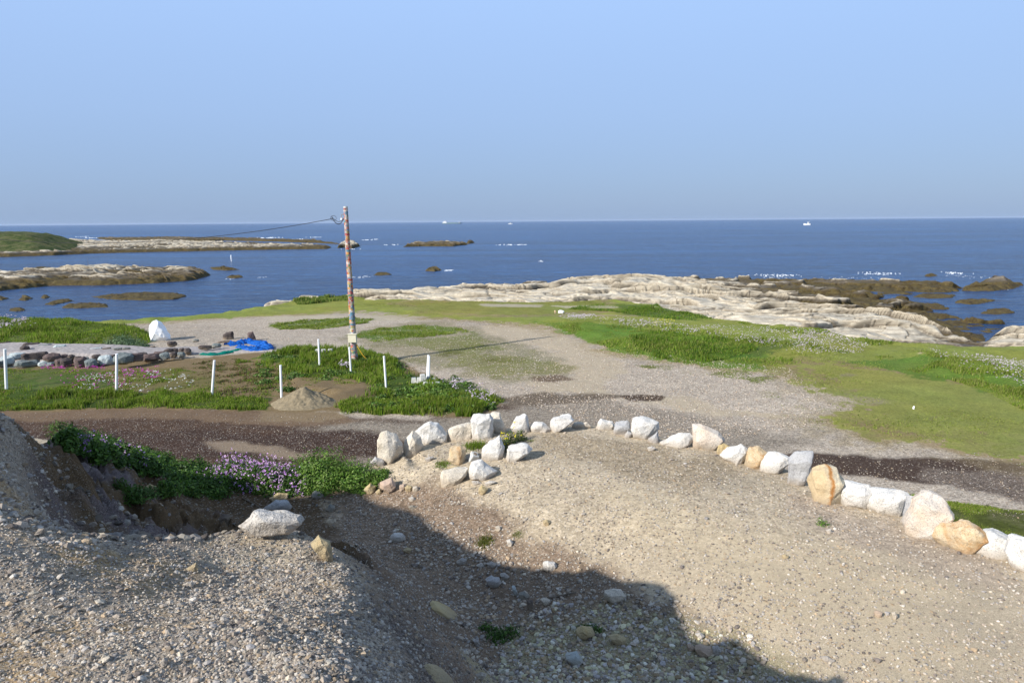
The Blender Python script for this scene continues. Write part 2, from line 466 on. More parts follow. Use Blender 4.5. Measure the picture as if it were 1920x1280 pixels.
def mat_shore(name, pale, top=-1.0, patch=.3, pale2=(.36, .31, .24), weed=(.085, .065, .028), dark=(.10, .085, .065), seaweed2=(.05, .035, .018), white=.0):
    """wave-cut rock: bleached above the tide, weedy and brown below it"""
    t = NT(name, .92, .15)
    z = t.sepz(t.tc.outputs['Object'], 2)
    nb = t.noise(.22, 5, .65); nm = t.noise(1.3, 6, .7); nf = t.noise(9, 5, .75)
    zz = t.math('ADD', z, t.math('MULTIPLY', t.math('SUBTRACT', nb, .5), .9))
    zz = t.math('ADD', zz, t.math('MULTIPLY', t.math('SUBTRACT', nm, .5), .55))
    mp = t.mapping((.25, 1.6, 9), (0, 0, .35))
    ns = t.noise(1.0, 5, .7, mp)
    c = t.mix(t.ramp(ns, [(.42, 0.0), (.62, 1.0)]), pale, pale2)
    c = t.mix(t.ramp(nf, [(.3, .35), (.5, 0.0)]), c, dark)
    c = t.mix(1.0, c, t.maprange(nm, .3, .7, .88, 1.12), 'MULTIPLY')
    c = t.mix(t.math('MULTIPLY', t.ramp(t.noise(.5, 6, .75), [(.5, 0.0), (.62, 1.0)]), patch), c, (.17, .14, .10))
    wd = t.mix(t.ramp(nm, [(.4, 0.0), (.6, 1.0)]), weed, seaweed2)
    wd = t.mix(t.ramp(nf, [(.5, 0.0), (.7, .6)]), wd, (.17, .15, .05))
    cv = t.attr('crev_shade', False)
    c = t.mix(t.math('MULTIPLY', cv, .95), c, (.07, .055, .04))  # crevice and undercut shade painted into the rock colour
    fa = t.ramp(t.maprange(zz, top - .35, top + .2, 0, 1), [(0.0, 0.0), (.5, 1.0)])
    mid = t.mix(fa, wd, dark)
    fb = t.ramp(t.maprange(zz, top - .2, top + .45, 0, 1), [(.25, 0.0), (.6, 1.0)])
    c = t.mix(fb, mid, c)
    h = t.math('ADD', t.math('MULTIPLY', ns, .5), t.math('ADD', nm, t.math('MULTIPLY', nf, .35)))
    return t.done(c, t.bump(h, .6, .12))

def mat_water():
    t = NT('sea_water', .24, .40)
    t.b.inputs['IOR'].default_value = 1.33
    # chop: stretched along the wave crests
    m1 = t.mapping((.06, .30, 1), (0, 0, .12)); m2 = t.mapping((.55, 1.5, 1), (0, 0, -.18)); m3 = t.mapping((.010, .05, 1), (0, 0, .05)); m4 = t.mapping((2.2, 5, 1), (0, 0, .1))
    n1 = t.noise(1, 5, .6, m1); n2 = t.noise(1, 5, .65, m2); n3 = t.noise(1, 6, .6, m3); n4 = t.noise(1, 3, .6, m4)
    big = t.mapping((.004, .022, 1), (0, 0, .03)); n5 = t.noise(1, 5, .6, big)
    c = t.mix(t.ramp(n5, [(.38, 0.0), (.62, 1.0)]), (.005, .042, .145), (.013, .082, .235))
    big2 = t.mapping((.0008, .006, 1), (0, 0, .02)); n6 = t.noise(1, 6, .65, big2)
    c = t.mix(t.ramp(n6, [(.44, 0.0), (.56, .75)]), c, (.004, .026, .095))
    c = t.mix(t.ramp(n3, [(.47, 0.0), (.57, .85)]), c, (.004, .022, .075))
    c = t.mix(t.ramp(n1, [(.52, 0.0), (.66, .6)]), c, (.005, .028, .09))
    c = t.mix(t.ramp(n2, [(.52, 0.0), (.68, .8)]), c, (.035, .125, .28))
    c = t.mix(t.ramp(n2, [(.32, .7), (.46, 0.0)]), c, (.003, .016, .055))
    n7 = t.noise(1, 4, .65, t.mapping((.14, .5, 1), (0, 0, .08)))
    c = t.mix(t.ramp(n7, [(.5, 0.0), (.62, .7)]), c, (.004, .020, .07))
    c = t.mix(t.ramp(n7, [(.32, .75), (.44, 0.0)]), c, (.026, .11, .27))
    nb = t.bump(n1, .9, 1.1)
    nb = t.bump(n7, .8, .6, nb)
    nb = t.bump(n2, .9, .45, nb)
    nb = t.bump(n4, .6, .08, nb)
    return t.done(c, nb)

MAT = {}
MAT['ground'] = mat_ground()
MAT['pebble'] = mat_attr('loose_pebbles', .9, 0, .2, .2, True)
MAT['grass'] = mat_attr('grass_blades', .8, .4, .05)
MAT['leaf'] = mat_attr('leaves', .5, .3, .3)
MAT['petal'] = mat_attr('petals', .8, .3, .1)
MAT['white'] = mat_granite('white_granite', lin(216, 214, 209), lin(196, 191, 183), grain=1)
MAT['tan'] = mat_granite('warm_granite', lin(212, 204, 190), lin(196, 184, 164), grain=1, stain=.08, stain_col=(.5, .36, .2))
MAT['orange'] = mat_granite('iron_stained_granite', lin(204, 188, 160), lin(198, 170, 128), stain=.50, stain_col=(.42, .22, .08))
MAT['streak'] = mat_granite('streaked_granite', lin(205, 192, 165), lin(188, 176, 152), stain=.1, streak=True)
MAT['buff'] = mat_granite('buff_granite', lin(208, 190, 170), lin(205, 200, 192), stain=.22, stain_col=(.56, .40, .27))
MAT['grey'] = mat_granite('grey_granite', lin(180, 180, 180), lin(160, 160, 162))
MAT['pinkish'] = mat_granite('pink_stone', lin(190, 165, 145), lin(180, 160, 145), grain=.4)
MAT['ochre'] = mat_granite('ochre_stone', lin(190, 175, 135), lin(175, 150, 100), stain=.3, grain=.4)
MAT['teal'] = mat_granite('greenish_stone', (.19, .215, .21), (.13, .155, .155), grain=.5)
MAT['wine'] = mat_granite('dark_red_stone', (.105, .075, .070), (.15, .11, .10), grain=.4)
MAT['umber'] = mat_granite('dark_brown_stone', (.07, .055, .05), (.10, .08, .072), grain=.4)
MAT['pale'] = mat_granite('pale_blue_stone', (.48, .53, .53), (.36, .42, .42), grain=.4)
MAT['paint'] = mat_plain('white_paint', (.86, .88, .90), .55, .3, .04, 3, .25)
MAT['pvc'] = mat_plain('white_pipe', (.82, .84, .86), .4, .4, .05, 6, .03)
MAT['concrete'] = mat_plain('pale_concrete', (.52, .52, .49), .9, .2, .15, 12, .2)
MAT['sand'] = mat_plain('heaped_sand', lin(160, 146, 120, .62), .95, .1, .28, 9, .7)
MAT['cable'] = mat_plain('black_cable', (.02, .02, .02), .6)
MAT['metal'] = mat_plain('galvanised_metal', (.35, .36, .36), .5, .4, .1, 10, .05, .6)
MAT['box'] = mat_plain('cream_plastic', (.66, .62, .47), .5, .3, .05)
MAT['yellow'] = mat_plain('yellow_sleeve', (.70, .42, .04), .5)
MAT['water'] = mat_water()

# ------------------------------------------------------------------ ground sheet
K = .62
us = np.concatenate([np.linspace(-2.6, -.86, 60, endpoint=False), np.linspace(-.86, .86, 760, endpoint=False), np.linspace(.86, 2.6, 60)])
ys = [-2.0]
while ys[-1] < 130: ys.append(ys[-1] + max(.022, .0042 * (ys[-1] + 3)))
ys = np.array(ys)
GX = us[None, :] * (ys[:, None] + 3.0); GY = np.repeat(ys[:, None], len(us), 1)
# stretch the last rows/cols out to a far rim so the sheet runs on under the sea
Zl = h_low(GX, GY)
Zf = np.full(GX.shape, -9.0)
nr = ys < 24
Zf[nr] = h_fore(GX[nr], GY[nr])
GZ = np.maximum(Zl, Zf)
forem = smooth(-.02, .10, Zf - Zl)

def blendc(C, A, m, col, grav, grass):
    for i in range(3): C[..., i] = C[..., i] * (1 - m) + col[i] * m
    A[0] = A[0] * (1 - m) + grav * m; A[1] = A[1] * (1 - m) + grass * m

LOWZ = [  # px polygon, srgb, edge width m, noise amp m, gravel, grass
    # thin grassy gravel belt round the old track
    ([(640, 640), (700, 612), (800, 605), (900, 612), (1000, 640), (1110, 690), (1060, 712), (950, 712), (820, 690), (700, 665)], (164, 154, 126), 1.2, 1.4, .7, .3),
    # dark damp road on the left
    ([(-900, 778), (-300, 772), (0, 768), (300, 762), (500, 770), (640, 776), (800, 786), (960, 752), (1010, 770), (900, 800), (760, 830), (760, 900), (-900, 900)], (88, 68, 54), .5, .5, .7, 0),
    ([(560, 772), (700, 782), (840, 790), (960, 760), (1150, 752), (1400, 800), (1500, 830), (1400, 860), (700, 900)], (156, 144, 128), 1.0, 1.0, 1.0, 0),
    ([(-300, 776), (0, 770), (300, 763), (480, 772), (640, 778), (700, 790), (600, 800), (300, 785), (-300, 792)], (128, 106, 84), .35, .4, .35, 0),
    ([(-300, 815), (100, 812), (300, 806), (500, 812), (700, 808), (760, 830), (700, 860), (200, 860)], (76, 58, 48), .5, .5, .8, 0),
    ([(495, 762), (560, 770), (640, 770), (660, 782), (600, 792), (500, 786)], (146, 126, 98), .3, .4, .3, 0),
    ([(370, 826), (470, 826), (560, 850), (640, 852), (560, 858), (420, 845)], (150, 132, 112), .3, .3, .3, 0),
    # sandy wheel tracks
    ([(900, 612), (1000, 606), (1060, 628), (1120, 655), (1180, 680), (1190, 700), (1130, 715), (1170, 738), (1260, 742), (1400, 765), (1520, 778), (1480, 788), (1330, 775), (1200, 755), (1060, 738), (1000, 722), (1080, 700), (1060, 670), (960, 640)], (200, 184, 158), .8, 1.2, .3, 0),
    ([(480, 590), (640, 592), (740, 590), (840, 594), (800, 602), (640, 600), (520, 604)], (198, 186, 162), .8, .8, .3, 0),
    ([(1690, 818), (1920, 850), (2300, 900), (2300, 925), (1920, 868), (1720, 838)], (168, 146, 112), .4, .5, .4, 0),
    # damp patches
    ([(930, 742), (1060, 735), (1160, 738), (1175, 747), (1060, 757), (950, 760)], (118, 104, 88), .5, .5, .6, 0),
    ([(1155, 741), (1200, 737), (1250, 742), (1240, 751), (1180, 753)], (92, 76, 62), .12, .15, .2, 0),
    ([(1000, 706), (1050, 702), (1080, 710), (1040, 716), (1000, 714)], (126, 108, 88), .3, .3, .3, 0),
    ([(1430, 705), (1465, 704), (1463, 710), (1435, 711)], (120, 108, 98), .3, .3, .5, 0),
    ([(1500, 846), (1560, 852), (1640, 858), (1780, 858), (1920, 864), (2400, 900), (2400, 960), (1920, 912), (1760, 908), (1640, 895), (1520, 882), (1440, 862)], (82, 66, 56), .25, .35, .35, 0),
    ([(1740, 878), (1920, 888), (2400, 930), (2400, 990), (1920, 950), (1830, 925), (1740, 900)], (120, 106, 94), .35, .5, 1.0, 0),
    # the far grass belt and right meadow
    ([(-900, 603), (150, 600), (350, 588), (500, 570), (560, 556), (650, 548), (800, 552), (1150, 552), (1300, 584), (1530, 606), (1700, 634), (1920, 646), (3000, 680), (3000, 1050), (1920, 860), (1780, 838), (1680, 822), (1600, 805), (1530, 790), (1575, 768), (1560, 745), (1500, 728), (1480, 700), (1430, 690), (1330, 688), (1220, 672), (1150, 655), (1100, 632), (1030, 612), (900, 600), (780, 592), (640, 584), (480, 592), (330, 602), (150, 612), (-900, 615)], (158, 166, 78), .7, 1.3, .12, 1),
    ([(500, 607), (560, 601), (640, 596), (700, 599), (690, 606), (600, 616), (520, 618)], (112, 132, 58), .4, .5, .1, 1),
    ([(660, 628), (700, 617), (790, 609), (850, 612), (880, 622), (800, 630), (700, 640)], (110, 134, 54), .4, .6, .1, 1),
    ([(850, 655), (960, 665), (1070, 690), (1030, 703), (930, 702), (840, 685)], (146, 142, 88), 1.0, 1.0, .4, .7),
    ([(700, 640), (880, 626), (960, 655), (850, 665)], (138, 140, 84), 1.0, 1.0, .4, .7),
    ([(1500, 680), (1700, 700), (1920, 730), (2400, 800), (2400, 900), (1920, 830), (1700, 800), (1600, 770)], (162, 166, 86), 1.6, 1.6, .15, 1),
    ([(760, 566), (1130, 562), (1130, 580), (1000, 590), (800, 585)], (156, 156, 80), 1.2, 1.2, .1, 1),
    # brighter bank grass
    ([(1010, 604), (1180, 620), (1300, 640), (1440, 668), (1420, 690), (1330, 688), (1220, 672), (1130, 650)], (118, 150, 58), .8, .8, .1, 1),
    ([(1180, 640), (1300, 640), (1420, 655), (1400, 672), (1240, 668), (1190, 655)], (88, 122, 46), .8, .8, .1, 1),
    ([(1600, 680), (1720, 672), (1920, 705), (2300, 760), (2300, 800), (1920, 745), (1700, 700)], (112, 142, 56), .8, .8, .1, 1),
    ([(1150, 570), (1240, 575), (1330, 592), (1300, 600), (1180, 592)], (104, 124, 60), .8, .8, .1, 1),
    # bare and stony patches in the meadow
    ([(1580, 735), (1660, 745), (1690, 755), (1630, 762), (1570, 752)], (158, 150, 108), .8, .9, .5, .3),
    ([(1125, 590), (1190, 592), (1180, 598), (1120, 596)], (176, 160, 128), .4, .4, .2, 0),
    ([(1040, 573), (1150, 573), (1160, 577), (1060, 578)], (196, 186, 160), .4, .5, .2, 0),
    ([(900, 570), (1020, 571), (1010, 575), (910, 574)], (186, 176, 150), .4, .5, .2, 0),
    ([(1225, 572), (1240, 575), (1230, 578)], (196, 186, 160), .3, .3, .2, 0),
    ([(1720, 665), (1750, 665), (1745, 673), (1722, 673)], (196, 180, 140), .2, .2, .1, 0),
    ([(1500, 722), (1590, 700), (1600, 702), (1520, 726)], (150, 142, 104), .4, .6, .3, .4),
    ([(1330, 655), (1400, 640), (1480, 655), (1420, 668)], (104, 122, 58), .8, .8, .1, 1),
    ([(1480, 905), (1760, 935), (2200, 1010), (2200, 1080), (1700, 985)], (92, 102, 44), .3, .5, .3, 1),
    # left: bank, bed and borders
    ([(-500, 600), (0, 602), (140, 604), (240, 612), (290, 626), (286, 643), (200, 654), (0, 650), (-500, 645)], (86, 106, 38), .4, .4, .1, 1),
    ([(-500, 690), (0, 690), (340, 672), (430, 665), (520, 655), (700, 660), (800, 700), (900, 735), (950, 745), (930, 765), (880, 783), (700, 776), (500, 768), (0, 770), (-500, 780)], (138, 118, 86), .3, .4, .35, .1),
    ([(-500, 690), (0, 692), (180, 694), (240, 720), (160, 742), (-500, 745)], (94, 112, 48), .7, .8, .2, .9),
    ([(200, 692), (350, 690), (420, 705), (400, 735), (260, 735)], (126, 118, 72), .8, .8, .3, .6),
    ([(620, 745), (700, 735), (740, 745), (640, 762)], (120, 104, 78), .4, .4, .2, .1),
    ([(-500, 735), (0, 733), (250, 735), (500, 748), (500, 768), (300, 764), (0, 768), (-500, 772)], (78, 98, 34), .25, .35, .1, 1),
    ([(470, 672), (560, 655), (640, 660), (735, 672), (760, 700), (850, 718), (945, 746), (890, 777), (640, 775), (640, 755), (740, 745), (660, 715), (560, 710), (540, 690)], (86, 106, 40), .4, .5, .1, 1),
    ([(500, 640), (600, 660), (530, 668), (460, 660)], (168, 160, 148), .5, .5, .8, .1),
]
C = np.empty(GX.shape + (3,)); C[:] = lin(192, 178, 160, K)
A = [np.full(GX.shape, 1.0), np.zeros(GX.shape)]
n_a = fbm(GX / 1.1, GY / 1.1, 41, 5, .6); n_b = fbm(GX / 5, GY / 5, 47, 4)
sel = (GY > 6) & (GY < 125)
bs = (slice(np.argmax(ys > 6), None), slice(None))
def sub(a): return a[bs]
Cx, A0, A1 = sub(C), sub(A[0]), sub(A[1]); AA = [A0.copy(), A1.copy()]; X_, Y_ = sub(GX), sub(GY); na, nb_ = sub(n_a), sub(n_b)
Cx *= (1 + .10 * nb_ + .16 * fbm(X_ / 7 + .3 * Y_, (Y_ + .1 * X_) / 1.0, 59, 4))[..., None]
fine = fbm(X_ / .3, Y_ / .3, 63, 3)
for poly, col, w, amp, gv, gr in LOWZ:
    P = np.array(wpoly(poly))
    x0, y0 = P.min(0) - 4; x1, y1 = P.max(0) + 4
    rr = np.where((Y_[:, 0] > y0) & (Y_[:, 0] < y1))[0]
    if not len(rr): continue
    s_ = slice(rr[0], rr[-1] + 1)
    d = sdist(P, X_[s_], Y_[s_]) + amp * (na[s_] + .5 * nb_[s_])
    if gr >= .7: w = w * .4; d = d + .75 * fine[s_] * min(1.5, amp)
    m = smooth(w * .5, -w * .5, d) * ((.72 if gr < 1 else .90) + .28 * smooth(-.3, .3, fine[s_] + na[s_]) if gr >= .7 else 1)
    m = np.minimum(m, 1)
    if gr == 1 and amp >= 1.2:
        fr_ = smooth(1.8, .1, d) * (.35 + .65 * smooth(-.3, .4, fine[s_] - nb_[s_]))
        for i in range(3): Cx[s_][..., i] = Cx[s_][..., i] * (1 - fr_) + lin(166, 148, 110, K)[i] * fr_
    sb = Cx[s_]; ab = [AA[0][s_], AA[1][s_]]
    cc = np.array(lin(*col, K))
    for i in range(3): sb[..., i] = sb[..., i] * (1 - m) + cc[i] * m
    AA[0][s_] = AA[0][s_] * (1 - m) + gv * m; AA[1][s_] = AA[1][s_] * (1 - m) + gr * m
gv_ = fbm(X_ / 3.5, Y_ / 3.5, 67, 4)
Cx[..., 0] *= 1 + .16 * AA[1] * gv_
Cx *= (1 + .12 * AA[1] * fbm(X_ / 1.3, Y_ / 1.6, 68, 4))[..., None]
# sea-cliff edge: bare pale rock and soil just over the brink
e_ = sdist(LAND, X_, Y_)
m = smooth(.2, .9, e_ + .4 * na)
for i in range(3): Cx[..., i] = Cx[..., i] * (1 - m) + lin(150, 136, 108, K)[i] * m
AA[1] = AA[1] * (1 - m)
C[bs] = Cx; A[0][bs] = AA[0]; A[1][bs] = AA[1]

# foreground colours
FC = np.empty(GX.shape + (3,)); FC[:] = lin(204, 187, 160, K)
FG = [np.full(GX.shape, .75), np.zeros(GX.shape)]
FOREZ = [  # (px,py) outline projected on the foreground surface
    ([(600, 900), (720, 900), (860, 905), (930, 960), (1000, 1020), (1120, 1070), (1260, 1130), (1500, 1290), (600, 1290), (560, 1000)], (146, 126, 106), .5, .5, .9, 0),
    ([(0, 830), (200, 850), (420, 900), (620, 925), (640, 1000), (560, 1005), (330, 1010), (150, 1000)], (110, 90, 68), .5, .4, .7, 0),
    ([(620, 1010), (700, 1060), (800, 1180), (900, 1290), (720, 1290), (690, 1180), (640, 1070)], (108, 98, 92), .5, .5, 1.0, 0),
    ([(950, 1180), (1150, 1150), (1400, 1180), (1520, 1290), (900, 1290)], (176, 164, 130), .4, .5, 1.0, 0),
    ([(1100, 900), (1500, 1000), (1800, 1100), (1700, 1290), (1300, 1100)], (210, 192, 162), 1.0, 1.0, .55, 0),
    ([(1500, 930), (1750, 1000), (1920, 1060), (1920, 1120), (1700, 1060), (1500, 985)], (196, 178, 156), .5, .5, .8, 0),
    ([(1040, 810), (1200, 830), (1400, 880), (1300, 920), (1000, 850)], (180, 162, 134), .6, .6, .9, 0),
]
near = ys < 24
Xn, Yn = GX[near], GY[near]; nn = fbm(Xn / .7, Yn / .7, 51, 5, .6); nm_ = fbm(Xn / 2.5, Yn / 2.5, 53, 3)
Fn = FC[near]
Fn *= (1 + .12 * nm_ + .10 * fbm((Xn + Yn) / 3, (Yn - Xn) / .5, 58, 4))[..., None]
g0 = FG[0][near]
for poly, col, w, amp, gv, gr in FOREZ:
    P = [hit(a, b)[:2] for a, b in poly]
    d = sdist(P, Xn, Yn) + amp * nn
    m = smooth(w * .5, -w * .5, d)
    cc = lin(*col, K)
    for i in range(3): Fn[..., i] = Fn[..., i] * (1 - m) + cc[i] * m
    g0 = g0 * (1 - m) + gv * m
# the mound itself: grey-brown gravel, earthier where it has slipped
zz = Zf[near]
MW = [at_z(a, b, 5.15)[:2] for a, b in [(-900, 700), (0, 795), (38, 800), (40, 850), (44, 930), (70, 980), (135, 1008), (340, 1010), (560, 995), (660, 1060), (740, 1180), (760, 1400)]] + [np.array([1, -3]), np.array([-12, -3]), np.array([-14, 3])]
mw = smooth(.10, -.04, sdist(MW, Xn, Yn) + .06 * nn)
m = smooth(4.0, 4.4, zz + .2 * nn) * mw
cc = lin(176, 162, 144, K)
for i in range(3): Fn[..., i] = Fn[..., i] * (1 - m) + cc[i] * m
m2 = m * smooth(.25, .6, nn + .3 * nm_)
cc = lin(188, 160, 120, K)
for i in range(3): Fn[..., i] = Fn[..., i] * (1 - m2) + cc[i] * m2
g0 = g0 * (1 - m) + 1.0 * m
FC[near] = Fn; FG[0][near] = g0
# slipped earth below the mound's crest, with the bank's shade darkened into its colour
m3 = smooth(1.7, 2.4, zz) * (1 - m) * smooth(-1.2, -1.9, Xn)
sel3 = smooth(-.1, .25, fbm(Xn / .8, Yn / .8, 57, 4))
for i in range(3): Fn[..., i] = Fn[..., i] * (1 - m3) + (lin(112, 92, 68, K)[i] * (1 - sel3) + lin(120, 108, 106, K)[i] * sel3) * m3
FC[near] = Fn; FG[0][near] = g0
# outer slope of the platform: dull soil
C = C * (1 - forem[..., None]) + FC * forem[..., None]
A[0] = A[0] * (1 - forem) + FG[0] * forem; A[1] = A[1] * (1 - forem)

V = np.stack([GX, GY, GZ], -1).reshape(-1, 3)
F = grid_faces(*GX.shape)
ground = np_mesh("ground", V, F, MAT['ground'], {'col': ('COLOR', C.reshape(-1, 3)), 'grav': ('F', A[0].ravel()), 'grass': ('F', A[1].ravel()), 'near': ('F', (forem * smooth(11, 7, GY)).ravel())})
tag(ground, kind='structure')
del Zl, Cx, X_, Y_, na, nb_

# seabed out to the horizon, and the sea
def disc(name, z, r, mat, y0=0, n=96):
    bm = bmesh.new()
    rings = [0, 60, 200, 800, 3000, 9000, r]
    prev = None
    for ri in rings:
        if ri == 0: ring = [bm.verts.new((0, y0, z))]
        else: ring = [bm.verts.new((ri * math.cos(2 * math.pi * i / n), y0 + ri * math.sin(2 * math.pi * i / n), z)) for i in range(n)]
        if prev:
            for i in range(n):
                j = (i + 1) % n
                if len(prev) == 1: bm.faces.new((prev[0], ring[i], ring[j]))
                else: bm.faces.new((prev[i], ring[i], ring[j], prev[j]))
        prev = ring
    return bm_obj(name, bm, mat)
sea = disc("sea", SEA, 30000, MAT['water'], 150); tag(sea, kind='structure')

# ------------------------------------------------------------------ shore rock
MAT['shore'] = mat_shore('wave_cut_rock', lin(234, 224, 202, .66), top=-1.12, patch=.35)
MAT['islet'] = mat_shore('islet_rock', lin(230, 222, 202, .62), top=-1.0, patch=.9)
MAT['reef'] = mat_shore('weedy_reef', (.20, .17, .13), top=-1.0, pale2=(.14, .11, .08))

SHELF = wpoly([(500, 600), (522, 579), (545, 571), (575, 563), (605, 567), (640, 570), (665, 556), (720, 551), (790, 551), (850, 545), (905, 538), (965, 537), (1000, 533), (1090, 527),
               (1160, 523), (1260, 523), (1390, 524), (1480, 526), (1600, 529), (1780, 532), (1800, 540), (1700, 547), (1640, 550), (1700, 556),
               (1780, 566), (1800, 572), (1750, 580), (1850, 590), (1925, 596), (1870, 612), (1820, 630), (1815, 646), (1840, 642), (1925, 618), (2100, 600), (2400, 640),
               (2500, 720), (1600, 720), (1200, 650), (900, 610), (600, 610)], -1.6)
SC = [(560, 568, -.7), (620, 572, -1.2), (700, 556, -.5), (720, 548, -.75), (760, 556, -.35), (850, 540, -.9), (900, 533, -1.35), (960, 533, -1.5), (1000, 560, -.35),
      (1000, 545, -1.0), (1090, 524, -.35), (1030, 535, -1.5), (1150, 520, -.45), (1180, 524, -.5), (1250, 524, -1.2), (1400, 525, -1.5), (1300, 550, -.7), (1200, 545, -.65), (1350, 535, -1.15),
      (1400, 560, -.8), (1400, 590, -.45), (1500, 545, -1.6), (1600, 560, -1.9), (1500, 580, -.8), (1560, 575, -.65), (1600, 585, -1.5), (1580, 592, -.7), (1650, 600, -.35),
      (1620, 620, -.2), (1700, 600, -.25), (1750, 605, -.35), (1770, 618, -1.0), (1800, 640, -1.75), (1780, 640, -1.5), (1600, 640, -.35), (1680, 642, -.9), (1800, 600, -2.0), (1900, 570, -2.3), (1700, 560, -2.05), (1780, 532, -1.55), (1700, 532, -1.4), (1600, 532, -1.35), (1640, 545, -1.85),
      (1890, 630, -.7), (1925, 615, -.6), (1840, 640, -1.6), (1870, 640, -.8), (1830, 620, -2.1), (1900, 545, -2.5), (1850, 590, -1.95), (1700, 580, -1.85), (1720, 590, -1.6), (1500, 530, -1.5), (1450, 530, -1.5), (1450, 550, -1.3), (1820, 575, -2.1), (1600, 700, -.6), (1000, 600, -.6), (2200, 640, -.6)]
shelf_rbf = RBF([at_z(a, b, c) for a, b, c in SC])
def strata(X, Y, amp=1.0, per=4.2):
    q = (Y + .38 * X) / per + 1.5 * fbm(X / 13, Y / 6, 61, 4) + .07 * fbm(X / 1.8, Y / 1.2, 64, 1)
    fr = q - np.floor(q)
    lay = _hash(np.floor(q), np.floor(q) * 0, 66)
    brk = smooth(.3, .6, vnoise(X / 5 + np.floor(q) * 3.7, Y / 9, 69))
    fw = np.minimum(fr, 1 - fr)
    h = smooth(0, .13, fr) * (1 - fr) ** 1.5 * (.20 + .60 * lay) * (.3 + .7 * brk)
    g = np.exp(-(fw / .07) ** 2)                                     # undercut at the foot of each ledge
    h = h - .40 * g * brk
    q2 = (Y + .7 * X) / 1.9 + 1.0 * fbm(X / 6, Y / 3, 71, 2)
    f2 = q2 - np.floor(q2); b2 = smooth(.5, .75, vnoise(X / 4 + 9, Y / 3, 73))
    h = h + .12 * smooth(0, .2, f2) * (1 - f2) * b2 - .14 * np.exp(-(np.minimum(f2, 1 - f2) / .12) ** 2) * b2
    global CREV_SHADE
    CREV_SHADE = np.clip(np.exp(-(fw / .085) ** 2) * (.25 + .75 * brk) + .5 * np.exp(-(np.minimum(f2, 1 - f2) / .10) ** 2) * b2, 0, 1)  # mask for the ledge shade that darkens the rock colour
    return amp * h
yy = [36.0]
while yy[-1] < 125: yy.append(yy[-1] + .0026 * yy[-1])
yy = np.array(yy); uu = np.linspace(-.44, 1.25, 1000)
SX = uu[None] * yy[:, None]; SY = np.repeat(yy[:, None], len(uu), 1)
d = sdist(SHELF, SX, SY); de = sdist(LAND, SX, SY)
knob = fbm(SX / 5, SY / 5, 81, 4)
dome = smooth(.55, .8, vnoise(SX / 3.2 + 5, SY / 3.2, 83))
SZ = shelf_rbf(SX, SY)
rocky = smooth(-1.75, -1.0, SZ)
ST = strata(SX, SY) - .18
cr_ = CREV_SHADE * (.3 + .7 * rocky)
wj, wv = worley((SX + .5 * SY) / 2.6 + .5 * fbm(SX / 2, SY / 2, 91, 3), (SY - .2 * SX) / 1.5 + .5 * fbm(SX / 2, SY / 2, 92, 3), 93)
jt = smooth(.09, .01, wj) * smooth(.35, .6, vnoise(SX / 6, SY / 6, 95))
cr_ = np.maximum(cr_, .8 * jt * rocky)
BLK = (wv - .5) * .26 * smooth(.0, .15, wj) * (.35 + .65 * rocky) + (1 - rocky) * .55 * (wv > .84) * smooth(.05, .3, wj) - .12 * jt
ST = ST * (.30 + .85 * rocky) + BLK
SZ = SZ + ST + .22 * knob * (.6 + rocky) + .22 * dome * rocky + .05 * fbm(SX / .6, SY / .6, 85, 3)
SZ = SZ + (1 - rocky) * (.38 * fbm(SX / 2.6, SY / 2.6, 87, 4) + .16 * fbm(SX / .8, SY / .8, 89, 3))
SZ = SZ - .5 * np.maximum(0, d + .6 + .8 * knob)
SZ = SZ - 1.2 * np.maximum(0, -de - .5 + .5 * knob)
keep = (SZ[:-1, :-1] > -2.9) & (de[:-1, :-1] > -3.0)
V = np.stack([SX - .4 * ST, SY - 1.0 * ST, SZ], -1).reshape(-1, 3)
V, F, at_ = compact(V, grid_faces(*SX.shape, keep=keep), {'crev_shade': ('F', cr_.ravel())})
tag(np_mesh("rock_shore", V, F, MAT['shore'], at_), kind='structure')

